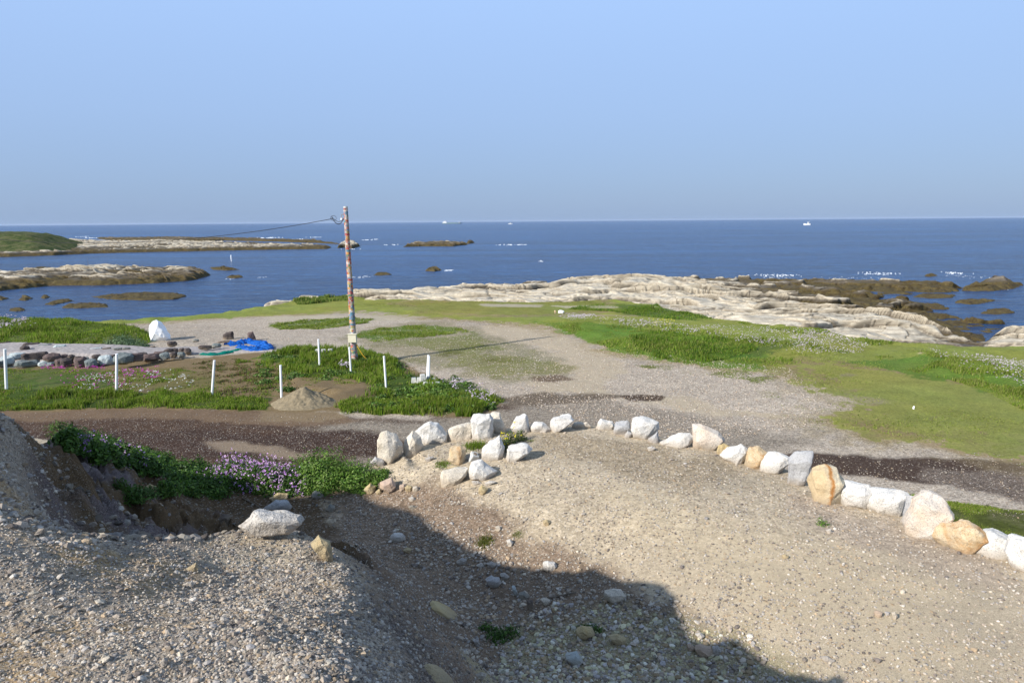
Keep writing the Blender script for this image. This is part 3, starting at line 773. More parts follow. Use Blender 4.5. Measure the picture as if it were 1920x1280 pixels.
def outcrop(name, label, front, hgt, mat, cat='rock', seed=0, group=None, kind=None, res=None, slope=.9, rough=1.0, flat=False, bumps=()):
    """rock rising from the sea: outline given at the waterline"""
    P = np.array(wpoly(front, SEA)); c = P.mean(0)
    x0, y0 = P.min(0) - .8; x1, y1 = P.max(0) + .8
    r = res or max(x1 - x0, y1 - y0) / 220
    r = min(r, .12 * c[1] / 90); nx = int(min(1000, max(24, (x1 - x0) / r))); ny = int(min(260, max(24, (y1 - y0) / r)))
    X, Y = np.meshgrid(np.linspace(x0, x1, nx), np.linspace(y0, y1, ny))
    s = max(.35, (x1 - x0) / 14)
    d = sdist(P, X, Y) + .35 * min(s, 2.5) * fbm(X / s, Y / s, 100 + seed, 4)
    cap = hgt * (.7 + .6 * fbm(X / (s * 1.3), Y / (s * 1.3), 120 + seed, 4))
    for bx, by, br, bh in bumps:
        q = at_z(bx, by, SEA); cap = cap + bh * np.exp(-(((X - q[0]) / br) ** 2 + ((Y - q[1]) / (br * 1.5)) ** 2))
    Z = np.minimum(-d * slope, cap)
    ST = strata(X + seed * 7, Y, min(1, hgt) * 1.1 * rough, 3.0)
    ST = (0 if flat else 1) * (ST - .15) * smooth(0, 1.0, -d)
    Z = np.where(d < 0, Z + ST + (.30 * hgt * fbm(X / 2.2, Y / 3.5, 160 + seed, 4) * smooth(0, 2, -d) if not flat else 0) + .14 * rough * fbm(X / .9, Y / .9, 140 + seed, 4), -d * .6)
    Z = Z + SEA
    k = Z[:-1, :-1] > SEA - .5
    V = np.stack([X - c[0] - .5 * ST, Y - c[1] - 1.1 * ST, Z], -1).reshape(-1, 3)
    V, F, _ = compact(V, grid_faces(ny, nx, keep=k), {'crev_shade': ('F', (CREV_SHADE * (0 if flat else 1)).ravel())})
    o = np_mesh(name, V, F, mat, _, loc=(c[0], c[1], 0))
    if kind: tag(o, kind=kind)
    else: tag(o, label, cat, group)
    return o

outcrop("rocky_islet", "long pale rock islet with dark weedy skirt in the calm water at left",
        [(-120, 553), (0, 546), (60, 539), (90, 536), (200, 535), (300, 531), (370, 524), (398, 516), (380, 509), (300, 508), (230, 507), (130, 509), (60, 516), (0, 521), (-120, 524)], .95, MAT['islet'], 'islet', 1, bumps=((95, 527, 4, .35), (150, 512, 6, .4), (350, 514, 4, .3), (200, 513, 6, .4)))
outcrop("rocky_spit", "long low spit of pale broken rock reaching out across the bay behind the islet",
        [(-200, 486), (0, 482), (100, 479), (180, 475), (300, 472), (420, 470), (520, 468), (612, 467), (622, 464), (560, 460), (480, 458), (400, 456), (300, 455), (150, 453), (0, 456), (-200, 458)], 1.35, MAT['islet'], 'spit', 2, slope=.5)
outcrop("rocky_reef", "broken line of brown reef rocks beyond the pale spit",
        [(380, 452), (420, 451), (520, 453), (600, 456), (640, 458), (600, 453), (500, 449), (420, 447), (330, 446), (180, 447), (200, 450)], .9, MAT['reef'], 'reef', 3)
outcrop("sea_stack", "blocky white-topped sea rock just right of the painted pole",
        [(632, 465), (645, 464), (660, 466), (675, 462), (668, 458), (650, 456), (640, 459)], 1.6, MAT['islet'], 'rock', 4, slope=1.6)
outcrop("reef_rock", "low pale reef lying flat in open water right of the pole",
        [(757, 463), (790, 462), (850, 462), (876, 459), (868, 456), (820, 456), (775, 457)], .9, MAT['islet'], 'reef', 5)
outcrop("reef_rock", "tiny brown rock at the right tip of the flat reef in open water",
        [(874, 457), (882, 457), (890, 455), (884, 453), (876, 454)], .9, MAT['reef'], 'rock', 6)
outcrop("reef_rock", "small dark rock with foam in mid bay beyond the grass point",
        [(797, 508), (815, 509), (828, 507), (822, 503), (806, 502)], .45, MAT['reef'], 'rock', 7)
outcrop("reef_rock", "twin humped brown rock standing in the water off the shelf at right",
        [(1803, 545), (1830, 546), (1870, 545), (1905, 540), (1920, 535), (1900, 531), (1872, 530), (1840, 534), (1810, 538)], .45, MAT['reef'], 'rock', 8, bumps=((1828, 541, 1.6, .55), (1880, 537, 2.2, 1.0)))
for i, (lab, P, h) in enumerate([
    ("broad flat weed bed just awash in front of the islet", [(170, 556), (210, 562), (280, 563), (330, 561), (350, 555), (330, 550), (280, 549), (230, 551)], .18),
    ("narrow olive weed patch nearest the grass bank in the left bay", [(118, 577), (150, 578), (202, 576), (200, 570), (160, 568), (125, 571)], .15),
    ("thin slanting weed streak between two broader patches in the left bay", [(82, 571), (100, 572), (138, 564), (130, 560), (100, 564)], .13),
    ("small round brown rock in the water left of the weed beds", [(36, 563), (48, 564), (60, 560), (56, 555), (42, 555)], .4),
    ("tiny brown rock just right of the round one in the left bay", [(76, 559), (85, 560), (94, 557), (88, 553), (78, 554)], .2),
    ("low brown rock cut by the left edge of the photo", [(-20, 563), (5, 563), (16, 560), (5, 556), (-20, 556)], .3),
    ("slim weed streak close to the grass at far left", [(15, 583), (30, 584), (50, 582), (44, 579), (20, 579)], .12),
    ("brown ledge awash beyond the right tip of the islet", [(424, 520), (440, 522), (458, 520), (450, 517), (430, 517)], .3),
    ("dark spike of weedy rock trailing off the islet tip", [(400, 506), (425, 507), (450, 506), (430, 502), (395, 502)], .45),
    ("weed patch at the top left of the islet in shallow water", [(50, 508), (80, 508), (105, 503), (80, 501), (55, 504)], .25),
    ("small mid-bay weed rock nearer than the foaming one", [(700, 516), (715, 517), (735, 515), (725, 511), (708, 511)], .12),
    ("long weed mat awash in the bay right of the rock shelf", [(1712, 557), (1750, 560), (1785, 558), (1790, 554), (1750, 552), (1725, 553)], .16),
    ("olive weed mound in the water inside the twin humped rock", [(1790, 568), (1820, 571), (1855, 567), (1865, 563), (1820, 561), (1795, 564)], .25),
    ("low weed mat near the right edge beyond the pale ledge", [(1840, 588), (1870, 590), (1905, 586), (1890, 580), (1850, 581)], .14),
    ("brown rock tips awash seaward of the long dark ledge", [(1733, 518), (1745, 519), (1757, 517), (1750, 514), (1738, 514)], .5),
    ("long dark weedy ledge at the seaward rim of the shelf", [(1500, 536), (1620, 541), (1740, 544), (1785, 541), (1790, 533), (1700, 529), (1600, 529), (1510, 529)], .55),
]):
    outcrop("reef_rock", lab, P, h, MAT['reef'], 'reef', 20 + i, group='low rocks and weed beds showing in the bay', slope=.5, flat=(h < .3))

# green hill behind the spit
P = wpoly([(-900, 478), (0, 469), (60, 469), (110, 467), (150, 463), (170, 458), (120, 452), (0, 448), (-900, 450)], -1.0)
P = np.array(P); X, Y = np.meshgrid(np.linspace(P[:, 0].min() - 2, P[:, 0].max() + 2, 420), np.linspace(P[:, 1].min() - 2, P[:, 1].max() + 2, 260))
d = sdist(P, X, Y)
Z = np.minimum(-d * .35, 5.2 + .0 * X) * (1 + .10 * fbm(X / 9, Y / 9, 201, 4)) + .5 * fbm(X / 2.2, Y / 2.2, 203, 4) * smooth(0, 3, -d)
Z = np.minimum(Z, 4.6 + .5 * fbm(X / 12, Y / 12, 205, 4)) + .35 * fbm(X / 1.2, Y / 1.2, 208, 3) * smooth(0, 2, -d) - 1.2
t = NT('scrub_hillside', .95, .1)
nz = t.noise(.35, 6, .75); nf = t.noise(2.2, 5, .8)
cc = t.ramp(nz, [(.38, (.030, .050, .014)), (.5, (.075, .095, .030)), (.62, (.13, .12, .06))])
cc = t.mix(1.0, cc, t.maprange(nf, .3, .7, .55, 1.4), 'MULTIPLY')
MAT['hill'] = t.done(cc, t.bump(nf, .9, .5))
V = np.stack([X, Y, Z], -1).reshape(-1, 3)
V, F, _ = compact(V, grid_faces(*X.shape, keep=Z[:-1, :-1] > -2.6), {})
tag(np_mesh("hill", V, F, MAT['hill']), kind='structure')

# breaking water
fv, ff = [], []
def foam(px, py, wpx, n, dep=1.0, h=.12, s=.5):
    n = int(n * 1.1); s *= .32; h *= .8
    c = at_z(px, py, SEA); w = wpx / FPX * c[1] / 2
    for _ in range(n):
        x = c[0] + rng.normal() * w * .5; y = c[1] + rng.normal() * dep * 1.2
        L = s * rng.uniform(.4, 2.2) * (c[1] / 150 + .3); D = L * rng.uniform(.25, .5); hh = h * rng.uniform(.3, 1)
        b = len(fv)
        k = 8
        for i in range(k):
            a = 2 * math.pi * i / k; rr = rng.uniform(.6, 1.2)
            fv.append((x + L * rr * math.cos(a), y + D * rr * math.sin(a), SEA - .02))
        fv.append((x, y, SEA + hh))
        for i in range(k): ff.append((b + i, b + (i + 1) % k, b + k))
for a in [(660, 467, 30, 10, 1, .2), (690, 450, 26, 10, 2, .4), (705, 449, 14, 8, 1, .5), (735, 459, 30, 8, 2, .3), (955, 459, 60, 16, 2, .3), (978, 459, 26, 12, 1, .45),
          (680, 519, 30, 26, 1, .06), (840, 507, 20, 22, .7, .1), (1015, 490, 12, 12, 1, .12), (1455, 516, 80, 70, 1.2, .12, .35), (1650, 513, 70, 60, 1.2, .14, .35), (1450, 520, 60, 30, 1.0, .08, .3),
          (1790, 512, 40, 30, 1.0, .22, .35), (1810, 518, 80, 30, 1.4, .08, .3), (1880, 543, 50, 10, .4, .04, .2), (1600, 522, 120, 30, 1.5, .06, .3), (370, 447, 60, 16, 3, .4), (190, 446, 60, 26, 3, .5), (150, 444, 30, 12, 3, .4),
          (500, 446, 50, 26, 3, .5), (560, 449, 40, 14, 3, .4), (590, 445, 30, 12, 3, .4), (320, 449, 60, 14, 3, .4), (430, 523, 16, 8, .5, .05), (490, 520, 16, 8, .5, .05)]:
    foam(*a)
MAT['foam'] = mat_plain('sea_foam', (.66, .70, .74), .9, .1)
tag(np_mesh("sea_foam", np.array(fv), np.array(ff), MAT['foam']), "white foam breaking over the offshore rocks", "foam", kind='stuff')

# ------------------------------------------------------------------ boulders and other stones
def rock_mesh(name, outline, base, mat, thick=.6, sub=2, jit=.035, seed=0, bury=.12, parent=None, rel=None, rough=1.0):
    """angular stone: outline in px, standing at base point; real thickness away from the viewer"""
    r_ = random.Random(seed * 13 + 5)
    az = math.atan2(base[0], base[1]); ux, uy = math.cos(az), -math.sin(az)      # across
    dx, dy = math.sin(az), math.cos(az)                                          # away
    depth = float(np.array([base[0], base[1], base[2] - CAM_Z]) @ F_); k = depth / FPX
    bx, by = project(*base)
    cr, sr = math.cos(-ROLL), math.sin(-ROLL)
    pts = []
    for (a, b) in outline:
        u = (a - bx) * k; v = (by - b) * k
        pts.append((u, v))
    cu = sum(p[0] for p in pts) / len(pts); cv = sum(p[1] for p in pts) / len(pts)
    pts = [(cu + (u - cu) * 1.07, cv + (v - cv) * 1.05) for u, v in pts]
    umin, umax = min(p[0] for p in pts), max(p[0] for p in pts); vmin, vmax = min(p[1] for p in pts), max(p[1] for p in pts)
    w, h = umax - umin, vmax - vmin
    t = thick * min(w, h * 1.2)
    P3 = []
    for (u, v) in pts:
        vv = v - bury if v < vmin + .25 * h else v
        P3.append((u, vv, 0))
        for s, sc, dd in ((.80, .80, .36), (.80, .78, -.36), (.48, .45, .5), (.45, .5, -.5)):
            j = lambda: r_.uniform(-1, 1) * .07 * min(w, h)
            P3.append((cu + (u - cu) * s + j(), cv + (vv - cv) * sc + j(), dd * t + j()))
    off = .30 * t
    bm = bmesh.new()
    vs = [bm.verts.new((u * ux + (d + off) * dx, u * uy + (d + off) * dy, v)) for u, v, d in P3]
    res = bmesh.ops.convex_hull(bm, input=vs)
    bmesh.ops.delete(bm, geom=[g for g in bm.verts if not g.link_faces], context='VERTS')
    size = max(w, h)
    bmesh.ops.dissolve_limit(bm, angle_limit=math.radians(20), verts=bm.verts, edges=bm.edges)
    bmesh.ops.bevel(bm, geom=list(bm.edges), offset=size * .016, segments=1, affect='EDGES')
    bmesh.ops.triangulate(bm, faces=bm.faces)
    bmesh.ops.subdivide_edges(bm, edges=[e for e in bm.edges if e.calc_length() > size * .16], cuts=2, use_grid_fill=True)
    bmesh.ops.triangulate(bm, faces=bm.faces)
    bmesh.ops.subdivide_edges(bm, edges=[e for e in bm.edges if e.calc_length() > size * .07], cuts=1, use_grid_fill=True)
    so = Vector((seed * 3.1, 0, 0))
    bm.normal_update()
    for v in bm.verts:
        n1 = mnoise.fractal((v.co + so) * (2.2 / size), 1.0, 2.0, 4) * .060 * rough
        n2 = mnoise.noise((v.co + so) * (14 / size)) * .014
        v.co += v.normal * (n1 + n2) * size
    bm.normal_update()
    for e in bm.edges:
        if len(e.link_faces) == 2 and e.calc_face_angle(0) > math.radians(17): e.smooth = False
    loc = base if rel is None else (base[0] - rel[0], base[1] - rel[1], base[2] - rel[2])
    return bm_obj(name, bm, MAT[mat], parent=parent, loc=loc, smooth_=True)

def box_outline(cx, cy, w, h, seed, n=8):
    r_ = random.Random(seed); o = []
    for i in range(n):
        a = 2 * math.pi * (i + r_.uniform(-.25, .25)) / n
        c, s = math.cos(a), math.sin(a)
        o.append((cx + .5 * w * math.copysign(abs(c) ** .7, c) * r_.uniform(.85, 1.05), cy - .5 * h * math.copysign(abs(s) ** .7, s) * r_.uniform(.85, 1.05)))
    return o

def zone(pts, ox, oy, sc):
    return [(ox + a / sc, oy + b / sc) for a, b in pts]
Z4 = lambda pts: zone(pts, 640, 740, 3.0)
Z5 = lambda pts: zone(pts, 1240, 760, 2.8235)

_bn = [0]
def boulder(outline, mat, label, group=None, thick=.6, name="boulder", cat="boulder", bury=.12, dy=-.12, base=None, rough=1.0):
    _bn[0] += 1
    xs = [p[0] for p in outline]; ys_ = [p[1] for p in outline]
    h = max(ys_) - min(ys_)
    cx = sum(x for x, y in outline if y > max(ys_) - .35 * h) / max(1, sum(1 for x, y in outline if y > max(ys_) - .35 * h))
    b = hit(cx, max(ys_) + dy * h) if base is None else base
    o = rock_mesh(name, outline, b, mat, thick, seed=_bn[0], bury=bury, rough=rough)
    return tag(o, label, cat, group)

ROW = "granite boulders set in a row along the platform edge"
for pts, mat, lab in [
    (Z4([(270,208),(320,235),(350,280),(340,350),(290,400),(215,380),(200,330),(215,260),(235,215)]), 'tan', "large rounded tan boulder at the left end of the row, beside the green bush"),
    (Z4([(195,345),(240,370),(250,400),(160,380)]), 'grey', "small grey stone at the foot of the leftmost tan boulder"),
    (Z4([(405,205),(450,240),(462,300),(420,345),(365,362),(347,340),(360,270)]), 'tan', "narrow buff boulder between the leftmost rounded one and a peaked grey one"),
    (Z4([(500,152),(545,170),(590,230),(595,260),(560,290),(460,290),(420,210),(455,175)]), 'white', "peaked broad white-grey boulder, third large one from the left of the row"),
    (Z4([(620,185),(680,168),(735,170),(735,245),(700,265),(600,250),(593,210)]), 'tan', "low wide cream boulder left of the upright square block"),
    (Z4([(750,118),(830,112),(855,140),(855,210),(840,240),(740,265),(733,230),(737,150)]), 'white', "upright squarish white block with a flat top above the grass tuft"),
    (Z4([(855,105),(890,105),(915,150),(945,230),(905,225),(858,200),(838,115)]), 'tan', "leaning slab wedged against the right side of the upright square block"),
    (Z4([(985,125),(1040,112),(1050,150),(1060,230),(1000,225),(950,190),(965,150)]), 'white', "upright pale boulder behind the yellow-flowered weed"),
    (Z4([(1085,152),(1130,152),(1180,200),(1170,215),(1065,218),(1068,180)]), 'white', "low sloping white stone right of the yellow-flowered weed"),
    (Z4([(1190,130),(1290,115),(1308,145),(1280,175),(1220,190),(1183,220),(1178,150)]), 'white', "broad white boulder with a slanting underside at the top of the curve"),
    (Z4([(1310,160),(1380,155),(1400,180),(1370,193),(1310,190),(1298,175)]), 'tan', "flattest smallest slab in the row, at the highest point of the curve"),
    (Z4([(1460,138),(1520,150),(1535,175),(1510,200),(1420,195),(1415,188),(1440,165)]), 'white', "medium white stone just right of the flattest slab"),
    (Z4([(1545,155),(1605,147),(1625,180),(1600,215),(1560,235),(1530,215),(1535,175)]), 'grey', "bluish grey angular stone left of the big square white boulder"),
    (Z4([(1610,200),(1632,215),(1625,245),(1575,240)]), 'grey', "little wedge stone squeezed against the left foot of the big square white boulder"),
    (Z4([(1640,133),(1690,125),(1780,155),(1778,190),(1715,262),(1640,235),(1628,160)]), 'white', "big square white boulder in the middle of the row"),
    (Z4([(1775,205),(1792,265),(1735,277),(1728,255)]), 'grey', "small triangular grey stone at the right foot of the big square white boulder"),
    ([(1237,832),(1262,815),(1290,811),(1297,817),(1293,832),(1265,839),(1240,837)], 'white', "low smooth loaf-shaped white boulder left of the large lit one"),
    (Z5([(160,110),(210,108),(290,140),(322,185),(275,235),(180,245),(158,190)]), 'buff', "large pale boulder with a rounded right shoulder, right of the loaf-shaped one"),
    (Z5([(300,215),(325,203),(370,220),(320,265),(293,255)]), 'ochre', "small yellowish stone tucked beside the large pale boulder's right foot"),
    (Z5([(350,230),(415,210),(450,240),(445,285),(410,320),(385,290),(320,280)]), 'white', "white stone left of the small rust orange rounded one"),
    (Z5([(465,225),(510,213),(555,245),(550,290),(500,335),(432,325),(450,265)]), 'orange', "rounded rust orange boulder between two white ones"),
    (Z5([(560,255),(590,245),(672,265),(675,290),(600,362),(518,352),(535,295)]), 'white', "white boulder with a flat slanting top left of the tall grey slab"),
    (Z5([(700,255),(780,235),(782,290),(778,350),(745,445),(675,420),(663,330),(672,285)]), 'grey', "tall narrow grey slab standing beside the streaked boulder"),
    (Z5([(790,345),(850,325),(910,330),(960,410),(940,500),(890,545),(820,505),(775,430)]), 'streak', "large tan boulder with a dark orange rust streak running down it"),
    (Z5([(970,420),(1080,415),(1100,450),(1085,530),(975,555),(943,500),(945,440)]), 'white', "squat white boulder with one brown spot right of the streaked one"),
    (Z5([(1105,455),(1240,440),(1280,460),(1270,530),(1250,583),(1110,560),(1085,520)]), 'white', "wide flat-topped white boulder left of the slim upright slab"),
    (Z5([(1285,468),(1325,470),(1310,560),(1285,640),(1262,620)]), 'grey', "slim upright slab half hidden behind the tallest arched boulder"),
    (Z5([(1340,468),(1390,450),(1450,470),(1505,550),(1480,620),(1435,722),(1305,695),(1280,630),(1310,500)]), 'buff', "tallest arched boulder with a pinkish left half near the right end"),
    (Z5([(1480,640),(1560,602),(1640,620),(1698,665),(1600,775),(1450,720)]), 'orange', "low orange-stained boulder right of the tallest arched one"),
    (Z5([(1700,665),(1730,645),(1830,690),(1858,710),(1820,800),(1600,780)]), 'white', "white triangular boulder second from the right edge of the photo"),
    (Z5([(1840,710),(1920,705),(1990,740),(1990,900),(1890,880),(1830,800)]), 'white', "bright white boulder cut off by the right edge of the photo"),
]:
    boulder(pts, mat, lab, ROW, .62)

INNER = "boulders lying on the platform inside the row"
for pts, mat, lab in [
    (Z4([(615,300),(670,292),(700,310),(692,390),(650,400),(603,370)]), 'orange', "square rust brown stone behind the white angular pair"),
    (Z4([(600,405),(650,398),(700,415),(690,430),(605,425)]), 'ochre', "thin rusty slab lying at the foot of the square rust brown stone"),
    (Z4([(835,270),(890,235),(915,300),(915,370),(850,378),(785,360),(790,325)]), 'white', "white triangular boulder left of the yellow-flowered weed's stem"),
    (Z4([(935,310),(985,285),(1050,292),(1070,315),(1010,360),(935,385)]), 'white', "white stone leaning at the foot of the yellow-flowered weed"),
    (Z4([(575,430),(715,418),(715,455),(650,490),(610,515),(560,500),(558,470)]), 'tan', "boxy pale stone with a shaded right side, front left of the inner group"),
    (Z4([(735,385),(790,375),(870,440),(830,475),(780,488),(722,465),(720,410)]), 'white', "faceted white boulder with a crack, front right of the inner group"),
]:
    boulder(pts, mat, lab, INNER, .8)

SMALL = "small stones lying loose on the sunlit platform"
for pts, mat, lab in [
    (Z4([(225,495),(285,473),(305,510),(300,545),(265,557),(222,525)]), 'pinkish', "pinkish squat stone at the edge of the grass below the bush"),
    (Z4([(130,535),(165,503),(195,520),(190,552),(150,560)]), 'ochre', "orange and white stone at the very edge of the grass"),
    (Z4([(195,520),(212,495),(232,500),(230,530)]), 'umber', "dull brown stone behind the pinkish squat stone"),
    (Z4([(195,545),(215,530),(228,545),(222,562),(200,562)]), 'ochre', "tiny orange stone between two stones at the grass edge"),
    (Z4([(328,512),(352,505),(365,520),(355,543),(328,540)]), 'pinkish', "left one of three small stones in a line right of the pinkish stone"),
    (Z4([(358,520),(375,510),(398,515),(398,545),(365,543)]), 'ochre', "middle one of three small stones in a line right of the pinkish stone"),
    (Z4([(402,520),(425,515),(435,535),(425,545),(402,540)]), 'tan', "right one of three small stones in a line right of the pinkish stone"),
    (Z4([(775,530),(795,515),(825,530),(820,548),(790,565),(770,550)]), 'ochre', "pale yellow cube-like stone below the cracked white boulder"),
    (Z4([(733,485),(770,485),(786,500),(745,507)]), 'white', "thin white chip just below the cracked white boulder"),
    (Z4([(805,500),(830,487),(872,490),(860,500),(815,515)]), 'white', "flat white flake right of the thin chip"),
    (Z4([(472,362),(500,348),(520,352),(505,372),(478,378)]), 'grey', "small grey stone on bare ground left of the grass tuft"),
    (Z4([(380,580),(405,575),(418,590),(395,600),(382,595)]), 'white', "white pebble-like stone below the three in a line"),
    (Z4([(378,628),(400,622),(425,632),(415,645),(385,642)]), 'teal', "smooth greenish stone at the tip of the shade"),
    (Z4([(1133,710),(1155,702),(1175,718),(1168,738),(1140,733)]), 'ochre', "isolated cream stone in the middle of the sunlit slope"),
    (Z4([(930,820),(950,813),(968,835),(960,855),(935,850)]), 'white', "white cubical stone right of the tuft at the shade's edge"),
    (Z4([(868,745),(890,740),(902,755),(885,770),(870,765)]), 'tan', "small pale stone above the left one of two grass tufts"),
    (Z4([(1135,955),(1160,938),(1200,945),(1212,970),(1195,995),(1150,995),(1133,980)]), 'white', "round white granite cobble sitting on the shadow's edge"),
    (Z4([(1720,298),(1745,290),(1765,300),(1755,318),(1725,312)]), 'white', "small white stone below the triangular grey one"),
    (Z5([(870,665),(895,655),(905,672),(885,680)]), 'white', "white chip below the little green sprig"),
    (Z5([(638,795),(655,788),(672,797),(658,812),(642,808)]), 'ochre', "yellow flat pebble on the slope below the little green sprig"),
    (zone([(1170,665),(1185,655),(1208,660),(1205,685),(1175,685)], 1200, 900, 2.6667), 'pinkish', "rounded buff stone, left one of a pair low on the slope"),
    (zone([(1258,665),(1272,658),(1285,680),(1280,698),(1262,690)], 1200, 900, 2.6667), 'tan', "rounded cream stone, right one of a pair low on the slope"),
    (zone([(905,895),(930,888),(970,898),(965,912),(925,912)], 1200, 900, 2.6667), 'grey', "flat greyish cobble just outside the shadow near the bottom"),
]:
    boulder(pts, mat, lab, SMALL, .8, name="stone", cat="stone", bury=.02)

SHADE = "stones lying loose in the shaded hollow"
Z7 = lambda pts: zone(pts, 560, 880, 3.0)
for pts, mat, lab in [
    (Z7([(515,385),(540,358),(585,365),(602,400),(570,410),(520,405)]), 'white', "white triangular stone alone in the shaded hollow"),
    (Z7([(590,455),(612,440),(635,450),(632,468),(605,474)]), 'ochre', "cream stone just below the white triangular one in the shade"),
    (Z7([(885,520),(915,505),(945,508),(935,530),(895,535)]), 'grey', "grey flat stone at the top of the shaded rubble line"),
    (Z7([(1050,620),(1085,607),(1130,618),(1138,645),(1120,668),(1070,655)]), 'grey', "rounded blue-grey boulder in the shaded rubble line"),
    (Z7([(1000,540),(1030,528),(1042,545),(1025,555)]), 'white', "small pale stone in the rubble above the rounded blue-grey one"),
    (Z7([(1055,530),(1090,522),(1118,540),(1090,552)]), 'grey', "long low grey stone at the shadow line"),
    (Z7([(1135,590),(1160,585),(1185,610),(1170,622),(1140,608)]), 'grey', "angular grey stone right of the rounded blue-grey one"),
    (Z7([(1200,655),(1215,655),(1240,710),(1225,718),(1205,695)]), 'pale', "long pale sliver of rock standing on end in the rubble"),
    (Z7([(1240,700),(1270,690),(1300,715),(1280,730),(1245,728)]), 'teal', "greenish block at the foot of the pale sliver"),
    (Z7([(1285,740),(1315,735),(1328,790),(1290,795)]), 'umber', "dark upright stone beside the driftwood stick"),
    (Z7([(1362,735),(1385,727),(1412,740),(1410,760),(1375,768)]), 'tan', "round cream cobble at the left end of the driftwood stick"),
    (Z7([(1720,695),(1760,683),(1820,690),(1838,715),(1825,745),(1760,755),(1722,735)]), 'tan', "big pale lump half buried in the shaded slope"),
    (Z7([(1560,915),(1600,890),(1650,900),(1665,935),(1610,965),(1560,945)]), 'ochre', "flat-topped yellowish rock in front of the dark weed"),
    (Z7([(1745,950),(1790,937),(1840,950),(1845,980),(1790,990)]), 'ochre', "brown and cream slab at the right of the shaded rubble"),
    (Z7([(745,755),(765,748),(820,800),(885,830),(880,852),(800,825)]), 'ochre', "long slanting rock sliver lying under the shaded grass"),
    (Z7([(270,0+20),(300,12),(300,30)]) if False else Z7([(155,225),(180,198),(205,215),(200,240),(165,240)]), 'teal', "greenish stone left of the shaded gravel, near the grass"),
    (Z7([(68,145),(95,123),(130,130),(148,155),(110,165),(75,160)]), 'teal', "smooth grey-green stone on the soil just below the grass"),
    (Z7([(980,960),(1010,950),(1020,985),(1000,1000)]), 'grey', "small grey stone in front of the dark leafy weed"),
    (Z7([(1500,1060),(1560,1035),(1600,1090),(1580,1110),(1520,1090)]), 'pale', "broad pale stone sunk in the rubble near the bottom"),
    (Z7([(990,1160),(1030,1148),(1055,1155),(1030,1175),(1000,1178)]), 'white', "flat white stone close to the bottom edge in the shade"),
    (zone([(275,775),(300,765),(320,780),(300,797)], 1200, 900, 2.6667), 'white', "bright white chip on the shaded rubble at lower right"),
    (zone([(275,850),(300,830),(355,845),(365,870),(320,885),(285,878)], 1200, 900, 2.6667), 'pinkish', "larger of two mauve-grey stones touching in the rubble"),
    (zone([(360,840),(385,828),(404,850),(395,880),(362,878)], 1200, 900, 2.6667), 'grey', "smaller of two mauve-grey stones touching in the rubble"),
    (zone([(235,825),(250,820),(272,838),(265,858),(240,852)], 1200, 900, 2.6667), 'pinkish', "mauve stone left of the touching pair in the rubble"),
]:
    boulder(pts, mat, lab, SHADE, .8, name="stone", cat="stone", bury=.02)

Z6 = lambda pts: zone(pts, 0, 760, 2.4609)
boulder(Z6([(1110,540),(1190,480),(1290,497),(1385,540),(1405,560),(1345,590),(1250,592),(1195,560),(1160,580)]), 'white', "large flat pale rock balanced on the crest of the gravel mound", thick=.8, bury=.02, base=at_z(512, 1003, 4.97))
boulder(Z6([(1225,465),(1280,437),(1330,445),(1350,475),(1300,490)]), 'grey', "grey lump of hardened gravel right behind the large flat rock")
boulder(Z6([(1445,640),(1480,607),(1525,640),(1533,695),(1500,690),(1480,655)]), 'ochre', "cream nose-shaped rock poking from the right crest of the mound", thick=.8, bury=.05, base=at_z(607, 1044, 4.93))
boulder(Z6([(1245,420),(1285,404),(1330,412),(1325,435),(1270,440)]), 'ochre', "pale stone on the soil behind the large flat rock", name="stone", cat="stone")
boulder(Z6([(1395,380),(1420,373),(1437,385),(1410,392)]), 'tan', "small cream stone under the right side of the purple flowers", name="stone", cat="stone")
boulder(Z6([(860,385),(875,376),(885,388),(878,402),(862,397)]), 'pale', "small white stone on dark soil below the left flowers", name="stone", cat="stone")
boulder(Z6([(990,535),(1030,505),(1070,520),(1060,545),(1010,548)]), 'umber', "black stone on the dark pit floor left of the large flat rock", name="stone", cat="stone")
boulder(Z6([(680,370),(700,362),(728,385),(725,410),(700,395)]), 'ochre', "yellowish stone stuck in the earth slope above the dark weed", name="stone", cat="stone")
boulder(Z6([(865,748),(905,730),(918,755),(895,770)]), 'ochre', "yellowish jagged stone on the upper middle of the sunlit mound", name="stone", cat="stone", bury=.01)
boulder(Z6([(845,828),(870,812),(903,825),(895,840),(855,840)]), 'white', "oval white stone near the middle of the sunlit mound", name="stone", cat="stone", bury=.01)
boulder(Z6([(1230,1155),(1250,1137),(1275,1140),(1268,1160),(1240,1168)]), 'white', "clean white stone low on the right flank of the sunlit mound", name="stone", cat="stone", bury=.01)
boulder(Z6([(740,1180),(760,1163),(775,1180),(765,1205),(745,1200)]), 'grey', "grey angular stone at the bottom middle of the sunlit mound", name="stone", cat="stone", bury=.01)
boulder(zone([(590,1140),(640,1118),(740,1118),(800,1150),(850,1200),(870,1240),(650,1240)], 560, 880, 3.0), 'ochre', "broad cream rock cut off by the bottom edge of the photo", thick=.7, dy=-.25)

